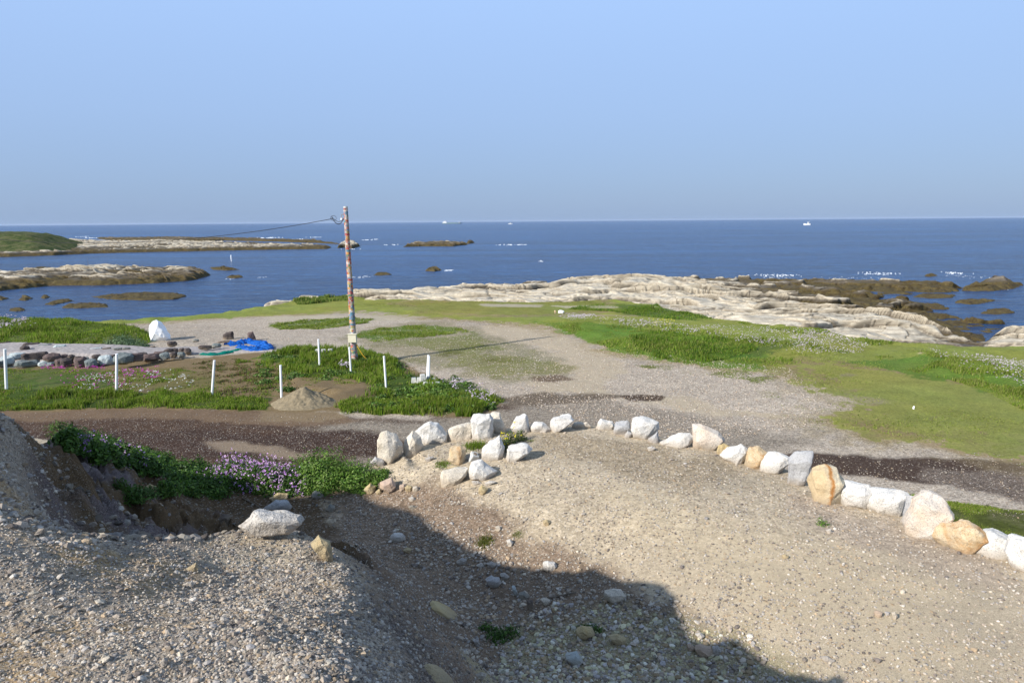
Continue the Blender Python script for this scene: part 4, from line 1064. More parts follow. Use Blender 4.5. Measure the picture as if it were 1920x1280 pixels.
# concrete cube, its hole shown by a dark disc
def conc_block(name, px, py, size_px, label, taper=.78, rotz=.3, hole=False, tilt=0.0, group=None, base=None, aspect=1.0):
    b = hit(px, py) if base is None else base
    k = float(np.array([b[0], b[1], b[2] - CAM_Z]) @ F_) / FPX
    s = size_px * k / 2
    bm = bmesh.new(); bmesh.ops.create_cube(bm, size=2)
    for v in bm.verts:
        f = taper if v.co.z > 0 else 1
        v.co = Vector((v.co.x * s * f, v.co.y * s * f, (v.co.z + 1) * s * aspect))
    bmesh.ops.bevel(bm, geom=list(bm.edges), offset=s * .10, segments=2, affect='EDGES')
    o = bm_obj(name, bm, MAT['concrete'], loc=(b[0], b[1], b[2] - .01))
    o.rotation_euler = (tilt, tilt * .6, rotz)
    tag(o, label, 'block', group)
    if hole:
        bm = bmesh.new(); bmesh.ops.create_cone(bm, cap_ends=True, segments=20, radius1=s * .42, radius2=s * .42, depth=.012)
        h = bm_obj("hole_shade", bm, MAT['umber'], parent=o, loc=(0, 0, 2 * s * aspect + .004))  # flat disc coloured dark for the shade inside a hole
    return o
conc_block("footing_block", 884, 862, 17, "small white concrete footing block with a dark hole between rust brown and white boulders", tilt=.5, rotz=.5, hole=True)

FB = "white concrete footing blocks dumped in the grass"
for px, py, s, r, t_, lab in [
    (776, 717, 10, .2, 0, "leftmost concrete block of the heap by the paired white posts"),
    (786, 717, 10, .1, 0, "second concrete block from the left in the heap by the paired posts"),
    (798, 725, 10, .4, .1, "concrete block low in front of the upright one in the heap"),
    (809, 725, 9, .1, 0, "front concrete block, second from the right in the heap"),
    (820, 725, 10, -.2, .05, "rightmost concrete block of the heap by the paired posts"),
    (813, 716, 8, .3, 0, "rearmost concrete block in the heap, behind the right pair"),
    (596, 664, 10, .1, 0, "leftmost of three concrete blocks behind the white post"),
    (607, 664, 10, .3, 0, "middle one of three concrete blocks behind the white post"),
    (620, 662, 9, -.1, 0, "rightmost of three concrete blocks behind the white post")]:
    conc_block("footing_block", px, py, s, lab, rotz=r, tilt=t_, group=FB)
b = hit(793, 719); b[2] += .12
conc_block("footing_block", 0, 0, 11, "tallest concrete block standing on top of the heap beside the paired posts", base=b, group=FB, aspect=1.15)

# ------------------------------------------------------------------ dry stone edging of the flower bed
def terrace():
    org = at_z(170, 690, 0.0)
    root = empty("stone_terrace", org)
    tag(root, "low terrace of dark red and grey-green rocks holding pale gravel behind the flower bed", "stone wall")
    # gravel bed
    front = [(-200, 672), (0, 668), (110, 669), (200, 668), (290, 660), (350, 655), (400, 653), (440, 650), (520, 648), (490, 642), (430, 641), (350, 643), (290, 649), (150, 648), (0, 645), (-200, 645)]
    P = np.array(wpoly(front, .3))
    x0, y0 = P.min(0) - .3; x1, y1 = P.max(0) + .3
    X, Y = np.meshgrid(np.linspace(x0, x1, 420), np.linspace(y0, y1, 120))
    d = sdist(P, X, Y)
    hh = .42 * smooth(at_z(440, 650, 0)[0], at_z(200, 650, 0)[0], X) + .05
    Z = np.minimum(hh, (-d) * 1.6) + .03 * fbm(X / .7, Y / .7, 301, 3) + .015 * fbm(X / .12, Y / .12, 303, 2)
    V = np.stack([X, Y, Z], -1).reshape(-1, 3) - org[None]
    col = np.empty((V.shape[0], 3)); nn = fbm(X / .08, Y / .08, 307, 2).ravel()
    col[:] = lin(188, 180, 176, .62); col *= (1 + .35 * nn)[:, None]
    V, F, at = compact(V, grid_faces(*X.shape, keep=(d[:-1, :-1] < .15)), {'col': ('COLOR', col)})
    np_mesh("gravel_fill", V, F, MAT['pebble'], at, parent=root)
    Z1 = lambda cx, cy, w, h: (cx / 4.8, 620 + cy / 4.8, w / 4.8, h / 4.8)
    lower = [(75,275,110,90,'pale'),(10,300,70,60,'teal'),(160,230,120,70,'pale'),(250,295,180,75,'teal'),(315,235,190,85,'umber'),(475,242,145,70,'wine'),(430,295,130,58,'pale'),
             (545,290,70,85,'wine'),(600,290,90,80,'umber'),(580,235,60,45,'wine'),(645,238,60,45,'umber'),(650,275,70,50,'umber'),(730,288,110,95,'wine'),(705,245,60,35,'umber'),(770,258,65,40,'teal'),(825,298,90,80,'teal'),
             (870,245,70,60,'umber'),(962,272,120,90,'pale'),(1020,240,60,50,'umber'),(1120,252,150,100,'teal'),(1225,242,120,80,'wine'),(1285,222,80,55,'umber'),(1365,245,130,65,'wine'),(1440,215,90,60,'wine'),(1485,230,80,70,'teal'),
             (1520,185,80,50,'umber'),(1565,215,60,50,'umber'),(1575,180,60,45,'umber'),(1635,215,60,50,'teal'),(1640,180,55,50,'umber'),(1690,185,60,50,'umber'),(-60,260,90,90,'wine'),(-150,280,100,90,'teal')]
    upper = [(40,115,100,35,'umber'),(165,120,110,28,'wine'),(285,128,120,45,'umber'),(230,165,70,60,'umber'),(410,140,110,35,'teal'),(540,150,100,45,'pale'),(540,180,80,30,'teal'),(865,165,100,32,'pale'),(960,165,70,26,'umber'),
             (1060,165,70,28,'teal'),(1140,160,60,25,'teal'),(1350,150,80,20,'umber'),(1550,118,80,45,'umber'),(1765,88,50,25,'teal'),(1850,150,110,40,'umber'),(1950,135,80,40,'teal'),(2020,100,120,25,'wine'),(700,165,90,22,'umber'),(-70,115,100,35,'umber')]
    for i, (cx, cy, w, h, m) in enumerate(lower + upper):
        a, b_, ww, hh_ = Z1(cx, cy, w, h)
        zb = .0 if i < len(lower) and cy > 262 else (.22 if i < len(lower) else .32)
        if cx > 1300: zb *= .4
        base = at_z(a, b_ + hh_ * .5, zb)
        rock_mesh("stone", box_outline(a, b_, ww * 1.08, hh_ * 1.1, i + 900, 9), base, m, .8, seed=i + 50, bury=.02, parent=root, rel=org, rough=.8)
terrace()

# ------------------------------------------------------------------ standing stones
boulder([(285,637),(284,625),(286,610),(291,603),(298,601),(306,605),(313,614),(318,628),(318,636),(310,639),(295,640)], 'paint', "tall white painted standing stone beside the gravel track", name="standing_stone", cat="standing stone", thick=.7, dy=-.05, rough=.7)
boulder([(418,637),(420,628),(426,623),(436,622),(438,628),(437,637)], 'umber', "squat grey-brown standing stone left of the blue tarp", name="standing_stone", cat="standing stone", thick=.5, dy=-.05)
boulder([(464,637),(466,624),(475,622),(481,638),(470,640)], 'wine', "upright dark reddish slab behind the blue tarp", name="standing_stone", cat="standing stone", thick=.5, dy=-.05)
boulder([(315,648),(318,641),(326,640),(332,647)], 'umber', "small brown boulder in front of the white standing stone", dy=-.05)

# ------------------------------------------------------------------ tarp and net
def cloth(name, path, width, hgt, mat, label, cat, seed):
    """crumpled sheet heaped along a path of px points"""
    W = [at_z(a, b, .02)[:2] for a, b in path]
    bm = bmesh.new(); n = len(W); rows = []
    r_ = random.Random(seed)
    seg = 14; m = 16
    for i in range((n - 1) * seg + 1):
        f = i / seg; j = min(int(f), n - 2); g = f - j
        p = W[j] * (1 - g) + W[j + 1] * g
        tdir = W[j + 1] - W[j]; tdir = tdir / (np.linalg.norm(tdir) + 1e-6); nd = np.array([-tdir[1], tdir[0]])
        row = []
        for k in range(m + 1):
            s = k / m * 2 - 1
            q = p + nd * width * s * (1 + .35 * mnoise.noise(Vector((i * .12, s, seed))))
            prof = max(0, 1 - s * s) ** .5
            fold = abs(mnoise.noise(Vector((q[0] * 2.6, q[1] * 3.2, seed * 2.0)))) + .5 * abs(mnoise.noise(Vector((q[0] * 7, q[1] * 7, seed))))
            z = .02 + hgt * prof * (.25 + 1.1 * fold)
            row.append(bm.verts.new((q[0], q[1], z)))
        rows.append(row)
    for a, b in zip(rows, rows[1:]):
        for k in range(m): bm.faces.new((a[k], a[k + 1], b[k + 1], b[k]))
    c = W[0]
    bmesh.ops.solidify(bm, geom=bm.faces[:], thickness=.01)
    for v in bm.verts: v.co -= Vector((c[0], c[1], 0))
    return tag(bm_obj(name, bm, mat, loc=(c[0], c[1], 0), smooth_=True), label, cat)
MAT['tarp'] = mat_plain('blue_sheet', (.012, .16, .62), .45, .4, .15, 5, .3)
MAT['net'] = mat_plain('green_net', (.0, .26, .20), .7, .2, .25, 30, .4)
cloth("tarpaulin", [(425, 648), (445, 645), (466, 641), (482, 645), (500, 650), (502, 655), (480, 657), (462, 654), (452, 651)], .32, .26, MAT['tarp'], "crumpled bright blue tarpaulin heaped in a loop by the reddish standing slab", "tarpaulin", 3)
cloth("fishing_net", [(380, 663), (400, 665), (425, 661), (445, 657), (460, 654)], .25, .10, MAT['net'], "green net laid out on the ground below the blue tarpaulin", "net", 5)

# ------------------------------------------------------------------ posts and pole
def tube(bm, p, q, r0, r1=None, n=10, cap=True):
    p = Vector(p); q = Vector(q); r1 = r0 if r1 is None else r1
    z = (q - p).normalized(); x = z.orthogonal().normalized(); y = z.cross(x)
    A_ = [bm.verts.new(p + (x * math.cos(2 * math.pi * i / n) + y * math.sin(2 * math.pi * i / n)) * r0) for i in range(n)]
    B_ = [bm.verts.new(q + (x * math.cos(2 * math.pi * i / n) + y * math.sin(2 * math.pi * i / n)) * r1) for i in range(n)]
    for i in range(n): bm.faces.new((A_[i], A_[(i + 1) % n], B_[(i + 1) % n], B_[i]))
    if cap: bm.faces.new(A_[::-1]); bm.faces.new(B_)

for (bx, by, tx, ty, r, lab) in [
    (12, 730, 9, 655, .055, "thickest white post, nearest the left edge of the photo"),
    (218, 739, 219, 664, .048, "white post in front of the pale blue rock, second from the left edge"),
    (397, 741, 402, 676, .045, "white post leaning slightly right in the middle of the brown bed"),
    (528, 751, 526, 685, .042, "white post standing just left of the sand heap"),
    (599, 684, 597, 636, .040, "white post in front of the three concrete blocks"),
    (658, 698, 655, 651, .040, "white post just left of the painted utility pole's foot"),
    (724, 726, 720, 668, .040, "white post standing in thick grass right of the painted pole"),
    (800, 716, 803, 666, .040, "slightly taller of two close white posts behind the block heap, grey at its foot"),
    (804, 716, 805, 668, .040, "slightly shorter of two close white posts behind the block heap")]:
    p = hit(bx, by); p[2] -= .05
    q = at_y(tx, ty, p[1])
    bm = bmesh.new(); v = Vector(q) - Vector(p)
    tube(bm, (0, 0, 0), v, r, r, 14)
    tube(bm, v, v + v.normalized() * .012, r * 1.06, r * .9, 14)
    tag(bm_obj("marker_post", bm, MAT['pvc'], loc=p, smooth_=False), lab, "post", "white plastic posts round the plot")

base = hit(665, 676); base[2] -= .1
top = at_y(648, 390, base[1])
pole = empty("utility_pole", base)
tag(pole, "tall utility pole wrapped all over in colourful strips with a cream box low on it", "utility pole")
pv = Vector(top) - Vector(base)
nA, nZ = 26, 330
V, Fq, colr = [], [], []
x = pv.normalized().orthogonal().normalized(); y = pv.normalized().cross(x)
pal = [lin(200, 78, 62), lin(214, 120, 80), lin(222, 168, 92), lin(206, 196, 186), lin(188, 186, 190), lin(120, 158, 186), lin(92, 150, 172), lin(214, 150, 138), lin(190, 60, 66), lin(196, 186, 110), lin(120, 120, 118), lin(226, 216, 206), lin(96, 136, 104), lin(170, 96, 90)]
def pole_r(t): return .150 - .052 * t
for j in range(nZ + 1):
    t_ = j / nZ; c_ = pv * t_
    for i in range(nA):
        a = 2 * math.pi * i / nA
        V.append(tuple(c_ + (x * math.cos(a) + y * math.sin(a)) * pole_r(t_)))
for j in range(nZ):
    for i in range(nA):
        k = (i + 1) % nA
        Fq.append((j * nA + i, j * nA + k, (j + 1) * nA + k, (j + 1) * nA + i))
sh = np_mesh("shaft", np.array(V), np.array(Fq), None, parent=pole)
ca = sh.data.color_attributes.new('col', 'FLOAT_COLOR', 'CORNER')
prng = np.random.default_rng(5); cols = np.zeros((len(Fq), 4, 4), np.float32); cols[..., 3] = 1
strip = 0; j = 0
while j < nZ:
    hgt_ = prng.integers(2, 6); i0 = 0; off = prng.integers(0, nA)
    bias = 1.0 * (j / nZ)
    while i0 < nA:
        w_ = prng.integers(2, 8); c_ = pal[prng.integers(0, len(pal))]
        if .28 < j / nZ < .36 or .12 < j / nZ < .2: c_ = pal[prng.choice([3, 5, 5, 6, 11, 2])]
        for jj in range(j, min(j + hgt_, nZ)):
            for ii in range(i0, min(i0 + w_, nA)):
                f_ = c_ if prng.random() > .22 else pal[prng.integers(0, len(pal))]
                cols[jj * nA + (ii + off) % nA, :, :3] = [q * .72 for q in f_]
        i0 += w_
    j += hgt_
ca.data.foreach_set("color", cols.ravel())
MAT['wrap'] = mat_attr('sticker_wrap', .5, 0, .3)
sh.data.materials.append(MAT['wrap'])
d_ = pv.normalized()
bm = bmesh.new(); tube(bm, pv, pv + d_ * .07, .101, .09, 20); bm_obj("pole_cap", bm, MAT['concrete'], parent=pole)
def box_bm(sx, sy, sz, bev=.01):
    bm = bmesh.new(); bmesh.ops.create_cube(bm, size=1)
    for v in bm.verts: v.co = Vector((v.co.x * sx, v.co.y * sy, v.co.z * sz))
    bmesh.ops.bevel(bm, geom=list(bm.edges), offset=bev, segments=2, affect='EDGES'); return bm
bp = at_y(661, 634.5, base[1] - .25)
mb = bm_obj("meter_box", box_bm(.38, .18, .36, .015), MAT['box'], parent=pole, loc=Vector(bp) - Vector(base))
bm_obj("box_lid", box_bm(.42, .21, .035, .008), MAT['box'], parent=mb, loc=(0, 0, .20))
bm = bmesh.new()
s0 = Vector(at_y(668, 645, base[1] - .12)) - Vector(base); s1 = Vector(hit(691, 676)) - Vector(base)
prev = None
for i in range(13):
    f = i / 12; p = s0.lerp(s1, f); p.z -= .25 * math.sin(f * math.pi) * .4
    if prev: tube(bm, prev, p, .022, .022, 8)
    prev = p
bm_obj("guy_sleeve", bm, MAT['yellow'], parent=pole)
# bracket and spool insulator near the top
bm = bmesh.new()
br = Vector(at_y(646, 403, base[1])) - Vector(base); be = Vector(at_y(640, 402, base[1])) - Vector(base)
tube(bm, br, be, .02); tube(bm, be, be - Vector((0, 0, .16)), .018)
bm_obj("bracket", bm, MAT['metal'], parent=pole)
bm = bmesh.new(); ie = be - Vector((0, 0, .16)); tube(bm, ie, ie - Vector((0, 0, .08)), .035, .05, 12); bm_obj("insulator", bm, MAT['paint'], parent=pole)

# the line: slack loop at the pole, then a long sag off to the left
cab = empty("overhead_cable", at_y(624, 410, base[1]))
tag(cab, "thin black overhead cable sagging from the pole out to the left over the bay", "cable")
o0 = Vector(cab.location)
bm = bmesh.new()
A0_ = at_y(624, 410, base[1]); A1_ = at_y(387, 445, base[1] + 1.5); A2_ = at_y(0, 449, base[1] + 3.5)
Xs = [A0_[0], A1_[0], A2_[0]]; Zs = [A0_[2], A1_[2], A2_[2]]
cf = np.polyfit(Xs, Zs, 2)
prev = None
for i in range(90):
    X_1 = A0_[0] + (A2_[0] - 24 - A0_[0]) * i / 89
    Y_1 = base[1] + 3.5 * (A0_[0] - X_1) / (A0_[0] - A2_[0])
    p = Vector((X_1, Y_1, float(np.polyval(cf, X_1)))) - o0
    if prev: tube(bm, prev, p, .013, .013, 6)
    prev = p
bm_obj("line", bm, MAT['cable'], parent=cab)
for k, (dz, rr) in enumerate(((.0, 0.24), (.05, 0.34))):
    bm = bmesh.new(); prev = None
    e0 = Vector(at_y(622, 406 + 2 * k, base[1])); e1 = Vector(at_y(646, 408, base[1]))
    for i in range(17):
        f = i / 16; p = e0.lerp(e1, f); p.z -= rr * math.sin(f * math.pi) * .85; p -= o0
        if prev: tube(bm, prev, p, .012 + .006 * k, None, 6)
        prev = p
    bm_obj("slack_loop", bm, MAT['cable'], parent=cab)
bm = bmesh.new(); prev = None
for i in range(15):
    a = 2 * math.pi * i / 14; p = Vector(at_y(625, 409, base[1])) - o0 + Vector((.13 * math.cos(a), .02, .11 * math.sin(a)))
    if prev: tube(bm, prev, p, .009, None, 6)
    prev = p
bm_obj("coil", bm, MAT['cable'], parent=cab)

# sand heap
c = hit(556, 768)
N_ = 160; g = np.linspace(-2.2, 2.2, N_); X, Y = np.meshgrid(g, g)
r = np.sqrt((X / 1.15) ** 2 + (Y / 1.0) ** 2) + .10 * fbm(X / .6, Y / .6, 401, 4)
Z = .56 * np.clip(1.03 - r, -.2, 1) ** 1.0 + .09 * fbm(X / .22, Y / .22, 403, 5, .6) * smooth(1.2, .6, r)
Z = np.where(r > 1.03, -.64 * .5 * (r - 1.03), Z) + .02
V = np.stack([X, Y, Z], -1).reshape(-1, 3)
V, F, _ = compact(V, grid_faces(N_, N_, keep=Z[:-1, :-1] > -.10), {})
tag(np_mesh("sand_heap", V, F, MAT['sand'], loc=(c[0], c[1] + .9, c[2] - .02)), "small cone of pale damp sand dumped beside the brown road", "sand heap")

# driftwood stick, litter
def twig(name, pts, r, mat, label, cat, lift=.01):
    P = [hit(a, b) + np.array([0, 0, lift]) for a, b in pts]; bm = bmesh.new()
    for i, (p, q) in enumerate(zip(P, P[1:])):
        tube(bm, Vector(p) - Vector(P[0]), Vector(q) - Vector(P[0]), r * (1 - .15 * i), r * (1 - .15 * (i + 1)), 8)
    return tag(bm_obj(name, bm, mat, loc=P[0], smooth_=True), label, cat)
MAT['wood'] = mat_plain('weathered_wood', (.16, .13, .10), .9, .1, .3, 20, .3)
twig("driftwood_stick", [(1028, 1124), (1045, 1121), (1062, 1117), (1080, 1113)], .018, MAT['wood'], "straight grey stick lying beside the round cream cobble in the shade", "stick", .03)
twig("dry_branch", [(352, 882), (345, 892), (365, 898), (385, 915)], .014, MAT['wood'], "thin bare branch on the shaded earth slope at left", "branch", .02)
twig("dry_branch", [(455, 935), (480, 948), (500, 962)], .012, MAT['wood'], "bleached twig lying flat on the dark pit floor", "branch", .02)
for px, py, m, lab in [(1052, 588, 'paint', "scrap of white litter on the far grass"), (1041, 588, 'orange', "small orange scrap next to the white litter on the far grass"), (1713, 767, 'paint', "tiny white scrap on the right meadow")]:
    c = hit(px, py); _bn[0] += 1
    w = 12 if m == 'paint' and px < 1200 else 3.5
    tag(rock_mesh("litter", box_outline(px, py - 3, w, 7, px, 7), c, m, .7, seed=_bn[0], bury=.01), lab, "litter")
# marker in the bay
c = at_z(434, 490, SEA); q = at_y(434, 478, c[1])
bm = bmesh.new(); tube(bm, (0, 0, -.4), (0, 0, .5), .10, .10, 10); tube(bm, (0, 0, .5), (0, 0, q[2] - c[2]), .13, .11, 10)
tag(bm_obj("channel_marker", bm, MAT['paint'], loc=c), "slim white marker post standing in the water off the islet", "marker")
c = at_z(166, 503, SEA); bm = bmesh.new(); tube(bm, (0, 0, 0), (0, 0, 1.9), .035, .02, 8)
tag(bm_obj("stake", bm, MAT['wood'], loc=c), "thin dark stake rising from the top of the islet", "stake")

# ------------------------------------------------------------------ vessels
def hull_bm(L, W, H, bow=.25, stern_rake=0, sheer=.3, d=1):
    bm = bmesh.new(); n = 14; rings = []
    for i in range(n + 1):
        f = i / n; xx = (f - .5) * L
        wid = W / 2 * min(1, ((1 - f) / bow) ** .6 if f > 1 - bow else 1) * (.85 if f < .05 else 1)
        top_ = H * (1 + sheer * max(0, (f - .6) / .4) ** 2 + .12 * max(0, (.2 - f) / .2))
        rings.append([bm.verts.new((d * (xx + (L * .05 * (zf) if f > .9 else 0)), s * wid * (.75 + .25 * zf), -.5 + (top_ + .5) * zf)) for zf, s in ((0, -1), (.5, -1), (1, -1), (1, 1), (.5, 1), (0, 1))])
    for a, b in zip(rings, rings[1:]):
        for k in range(5): bm.faces.new((a[k], a[k + 1], b[k + 1], b[k]))
    bm.faces.new(rings[0]); bm.faces.new(rings[-1][::-1])
    bmesh.ops.recalc_face_normals(bm, faces=bm.faces)
    return bm
def bxp(name, parent, mat, cx, cy, cz, sx, sy, sz, bev=.05):
    return bm_obj(name, box_bm(sx, sy, sz, bev), mat, parent=parent, loc=(cx, cy, cz))
MAT['shipgreen'] = mat_plain('pale_green_hull', (.24, .34, .33), .6, .3, .05, .2, 0)
MAT['boatwhite'] = mat_plain('boat_white', (.80, .80, .78), .5, .3, .03, 1, 0)
MAT['shipgrey'] = mat_plain('ship_grey', (.42, .46, .50), .6, .3, .05, .2, 0)
MAT['glass'] = mat_plain('dark_glass', (.05, .06, .07), .2, .5, .0, 1, 0)
c = at_z(847, 419.6, SEA); sc_ = c[1] / 1280
L = 35 * sc_
ship = empty("cargo_ship", c); tag(ship, "long low cargo ship with a white wheelhouse aft, far out on the horizon", "ship")
bm_obj("hull", hull_bm(L, 13, 1.35 * sc_ * 1.0, .16, sheer=.5), MAT['shipgreen'], parent=ship)
h0 = 1.35 * sc_
dk = bxp("wheelhouse", ship, MAT['boatwhite'], -L * .37, 0, h0 + 2.6, L * .20, 11, 5.2, .2)
bxp("bridge_deck", dk, MAT['boatwhite'], 1, 0, 4.2, L * .12, 11, 4, .2); bxp("window_band", dk, MAT['glass'], 1, 0, 4.8, L * .122, 11.1, 1.0, .02)
bxp("funnel", ship, MAT['shipgrey'], -L * .30, 0, h0 + 6.5, 4, 4, 5, .2)
bxp("hatch_cover", ship, MAT['shipgreen'], .02 * L, 0, h0 + .6, L * .52, 9, 2.0, .2)
bxp("forecastle", ship, MAT['shipgrey'], L * .40, 0, h0 + 2.2, L * .09, 8, 3.4, .2)
for xx, hh in ((L * .40, 15), (-L * .36, 13)):
    bm = bmesh.new(); tube(bm, (xx, 0, h0), (xx, 0, h0 + hh), .7, .3, 8); bm_obj("mast", bm, MAT['shipgrey'], parent=ship)
c = at_z(957, 420.3, SEA); sc_ = c[1] / 1280; L = 8 * sc_
b1 = empty("motor_boat", c); tag(b1, "small white boat near the horizon right of the cargo ship", "boat")
bm_obj("hull", hull_bm(L, L * .28, 1.2 * sc_ * .9, .3), MAT['boatwhite'], parent=b1)
cb = bxp("cabin", b1, MAT['boatwhite'], 0, 0, 1.2 * sc_ * .9 + 1.0, L * .4, L * .2, 2.0, .08); bxp("window_band", cb, MAT['glass'], 0, 0, .35, L * .404, L * .204, .55, .01)
c = at_z(1513, 422.2, SEA); sc_ = c[1] / 1280; L = 12 * sc_
b2 = empty("fishing_boat", c); tag(b2, "white fishing boat with a small cabin and thin mast on open sea at right", "boat")
bm_obj("hull", hull_bm(L, L * .3, 2.6 * sc_, .35, sheer=.35, d=-1), MAT['boatwhite'], parent=b2)
cb = bxp("cabin", b2, MAT['boatwhite'], L * .16, 0, 2.6 * sc_ + 1.1, L * .17, L * .2, 2.6, .08); bxp("window_band", cb, MAT['glass'], 0, 0, .5, L * .174, L * .204, .6, .01)
bm = bmesh.new(); tube(bm, (L * .34, 0, 1), (L * .34, 0, 2.6 * sc_ + 4.4), .14, .09, 8); bm_obj("mast", bm, MAT['shipgrey'], parent=b2)
bm = bmesh.new(); tube(bm, (-L * .25, 0, 1), (-L * .25, 0, 2.6 * sc_ + 1.8), .07, .05, 8); bm_obj("pole", bm, MAT['shipgrey'], parent=b2)
bxp("deck_box", b2, MAT['shipgrey'], L * .40, 0, 2.6 * sc_ + .2, L * .1, L * .18, 1.0, .05)

# ------------------------------------------------------------------ loose pebbles (stuff)
def ico_base():
    bm = bmesh.new(); bmesh.ops.create_icosphere(bm, subdivisions=1, radius=1)
    V = np.array([v.co[:] for v in bm.verts]); F = np.array([[v.index for v in f.verts] for f in bm.faces]); bm.free()
    return V, F
IV, IF = ico_base()
VARS = []
_r = np.random.default_rng(3)
for _ in range(14):
    v = IV * (1 + _r.uniform(-.22, .22, (len(IV), 1)))
    v = v * np.array([1, _r.uniform(.6, .95), _r.uniform(.45, .8)])
    ax = _r.normal(size=3); ax /= np.linalg.norm(ax)
    v = v - np.clip(v @ ax - .45, 0, None)[:, None] * ax[None] * .9
    VARS.append(v)
VARS = np.array(VARS)
def rotz_(a):
    c, s = np.cos(a), np.sin(a); z = np.zeros_like(a); o = np.ones_like(a)
    return np.stack([np.stack([c, -s, z], -1), np.stack([s, c, z], -1), np.stack([z, z, o], -1)], -2)
PAL = np.array([lin(196, 184, 168), lin(178, 164, 148), lin(212, 203, 190), lin(158, 146, 132), lin(208, 196, 176), lin(132, 122, 114), lin(188, 166, 138), lin(176, 170, 164), lin(186, 172, 156)]) * .74
PALY = 1.25 * np.array([lin(196, 190, 158), lin(180, 174, 140), lin(208, 204, 188), lin(160, 156, 138), lin(176, 170, 168), lin(150, 132, 104)]) * .75
def pebbles(name, poly, n, smin, smax, power, label, pal=PAL, rr=(1.2, 14), clump=0.0, sink=.25, seed=1, zmin=None):
    g = np.random.default_rng(seed)
    # candidates, evenly spread over the view
    m = n * 4
    r = np.exp(g.uniform(np.log(rr[0]), np.log(rr[1]), m)); th = g.uniform(-.95, .95, m) * .78
    X = r * np.sin(th); Y = r * np.cos(th)
    Z = height(X, Y)
    P = np.stack([X, Y, Z - CAM_Z], -1); zc = P @ F_
    px = 960 + FPX * (P @ R_) / zc; py = 640 - FPX * (P @ U_) / zc
    ok = (sdist(np.array(poly), px, py) < 0)
    if zmin is not None: ok &= (Z > zmin[0]) & (Z < zmin[1])
    if clump: ok &= (fbm(X / .6, Y / .6, seed + 60, 3) * .7 + g.uniform(-.5, .5, m)) > clump - .5
    idx = np.where(ok)[0][:n]
    X, Y, Z, r = X[idx], Y[idx], Z[idx], r[idx]; k = len(idx)
    s = smin + (smax - smin) * g.uniform(0, 1, k) ** power
    v = VARS[g.integers(0, len(VARS), k)] * s[:, None, None]
    v = np.einsum('kij,kvj->kvi', rotz_(g.uniform(0, 6.28, k)), v)
    tl = g.uniform(-.4, .4, (k, 1)); v[..., 2] += tl * v[..., 0]
    v += np.stack([X, Y, Z + s * (.45 - sink)], -1)[:, None]
    F = (IF[None] + (np.arange(k) * len(IV))[:, None, None]).reshape(-1, 3)
    c = pal[g.integers(0, len(pal), k)] * g.uniform(.7, 1.2, (k, 1))
    c = np.repeat(c, len(IV), 0)
    o = np_mesh(name, v.reshape(-1, 3), F, MAT['pebble'], {'col': ('COLOR', c)}, smooth_=False)
    return tag(o, label, "gravel", kind='stuff')
MOUNDP = [(-60, 760), (30, 780), (80, 830), (95, 930), (120, 975), (160, 1002), (190, 1005), (340, 1010), (560, 990), (660, 1060), (730, 1180), (760, 1330), (-60, 1330)]
PLATP = [(640, 930), (700, 900), (740, 862), (900, 815), (1090, 795), (1300, 835), (1500, 900), (1750, 1000), (1980, 1080), (1980, 1330), (640, 1330)]
pebbles("mound_gravel", MOUNDP, 120000, .0013, .0085, 3.2, "grey and white pebbles covering the sunlit gravel mound", rr=(.9, 6.5), seed=11, zmin=(4.2, 7), clump=.36, sink=.35)
pebbles("crest_gravel", [(-60, 770), (50, 790), (110, 860), (130, 960), (190, 1010), (150, 1040), (-60, 960)], 9000, .005, .026, 3.0, "coarser gravel on the high left shoulder of the mound", rr=(2.5, 6.5), seed=31, zmin=(4.0, 7), sink=.3)
pebbles("mound_cobbles", MOUNDP, 3000, .0045, .017, 2.6, "bigger pale stones scattered among the mound gravel", rr=(1.0, 7), seed=12, zmin=(4.2, 7), sink=.3)
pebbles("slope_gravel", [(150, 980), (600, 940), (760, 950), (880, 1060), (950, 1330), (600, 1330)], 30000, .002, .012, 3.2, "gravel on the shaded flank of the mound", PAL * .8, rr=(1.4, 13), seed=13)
pebbles("platform_gravel", PLATP, 56000, .005, .026, 3.4, "small pebbles sprinkled over the pale platform", rr=(4, 18), clump=.25, seed=14, zmin=(.5, 2.6))
pebbles("platform_cobbles", PLATP, 420, .02, .05, 2.5, "larger pale pebbles scattered over the platform", rr=(4, 18), seed=15, zmin=(.5, 2.4))
pebbles("rubble", [(640, 930), (760, 960), (900, 1010), (1040, 1070), (1250, 1110), (1420, 1200), (1520, 1330), (900, 1330), (820, 1100)], 15000, .009, .05, 2.8, "shaded rubble in the hollow beside the mound", rr=(4, 15), seed=16, clump=.22, zmin=(.4, 2.4))
pebbles("yellow_rubble", [(960, 1180), (1040, 1130), (1200, 1140), (1380, 1200), (1500, 1330), (900, 1330)], 9000, .010, .056, 2.6, "broken yellowish stones heaped at the bottom of the shaded hollow", PALY, rr=(4, 12), seed=17, clump=.0, zmin=(.4, 2.4))
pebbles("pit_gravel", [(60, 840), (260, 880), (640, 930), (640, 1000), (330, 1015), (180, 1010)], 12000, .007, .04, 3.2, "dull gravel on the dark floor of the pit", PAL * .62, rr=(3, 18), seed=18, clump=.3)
pebbles("road_gravel", [(-40, 770), (640, 780), (960, 750), (1180, 750), (1520, 820), (1960, 860), (1960, 990), (1400, 870), (1090, 800), (700, 830), (700, 880), (300, 850), (-40, 820)], 16000, .008, .026, 2.4, "pale gravel chips strewn over the dark road", PAL * .8, rr=(12, 32), seed=19, clump=.2, zmin=(-.5, .6))

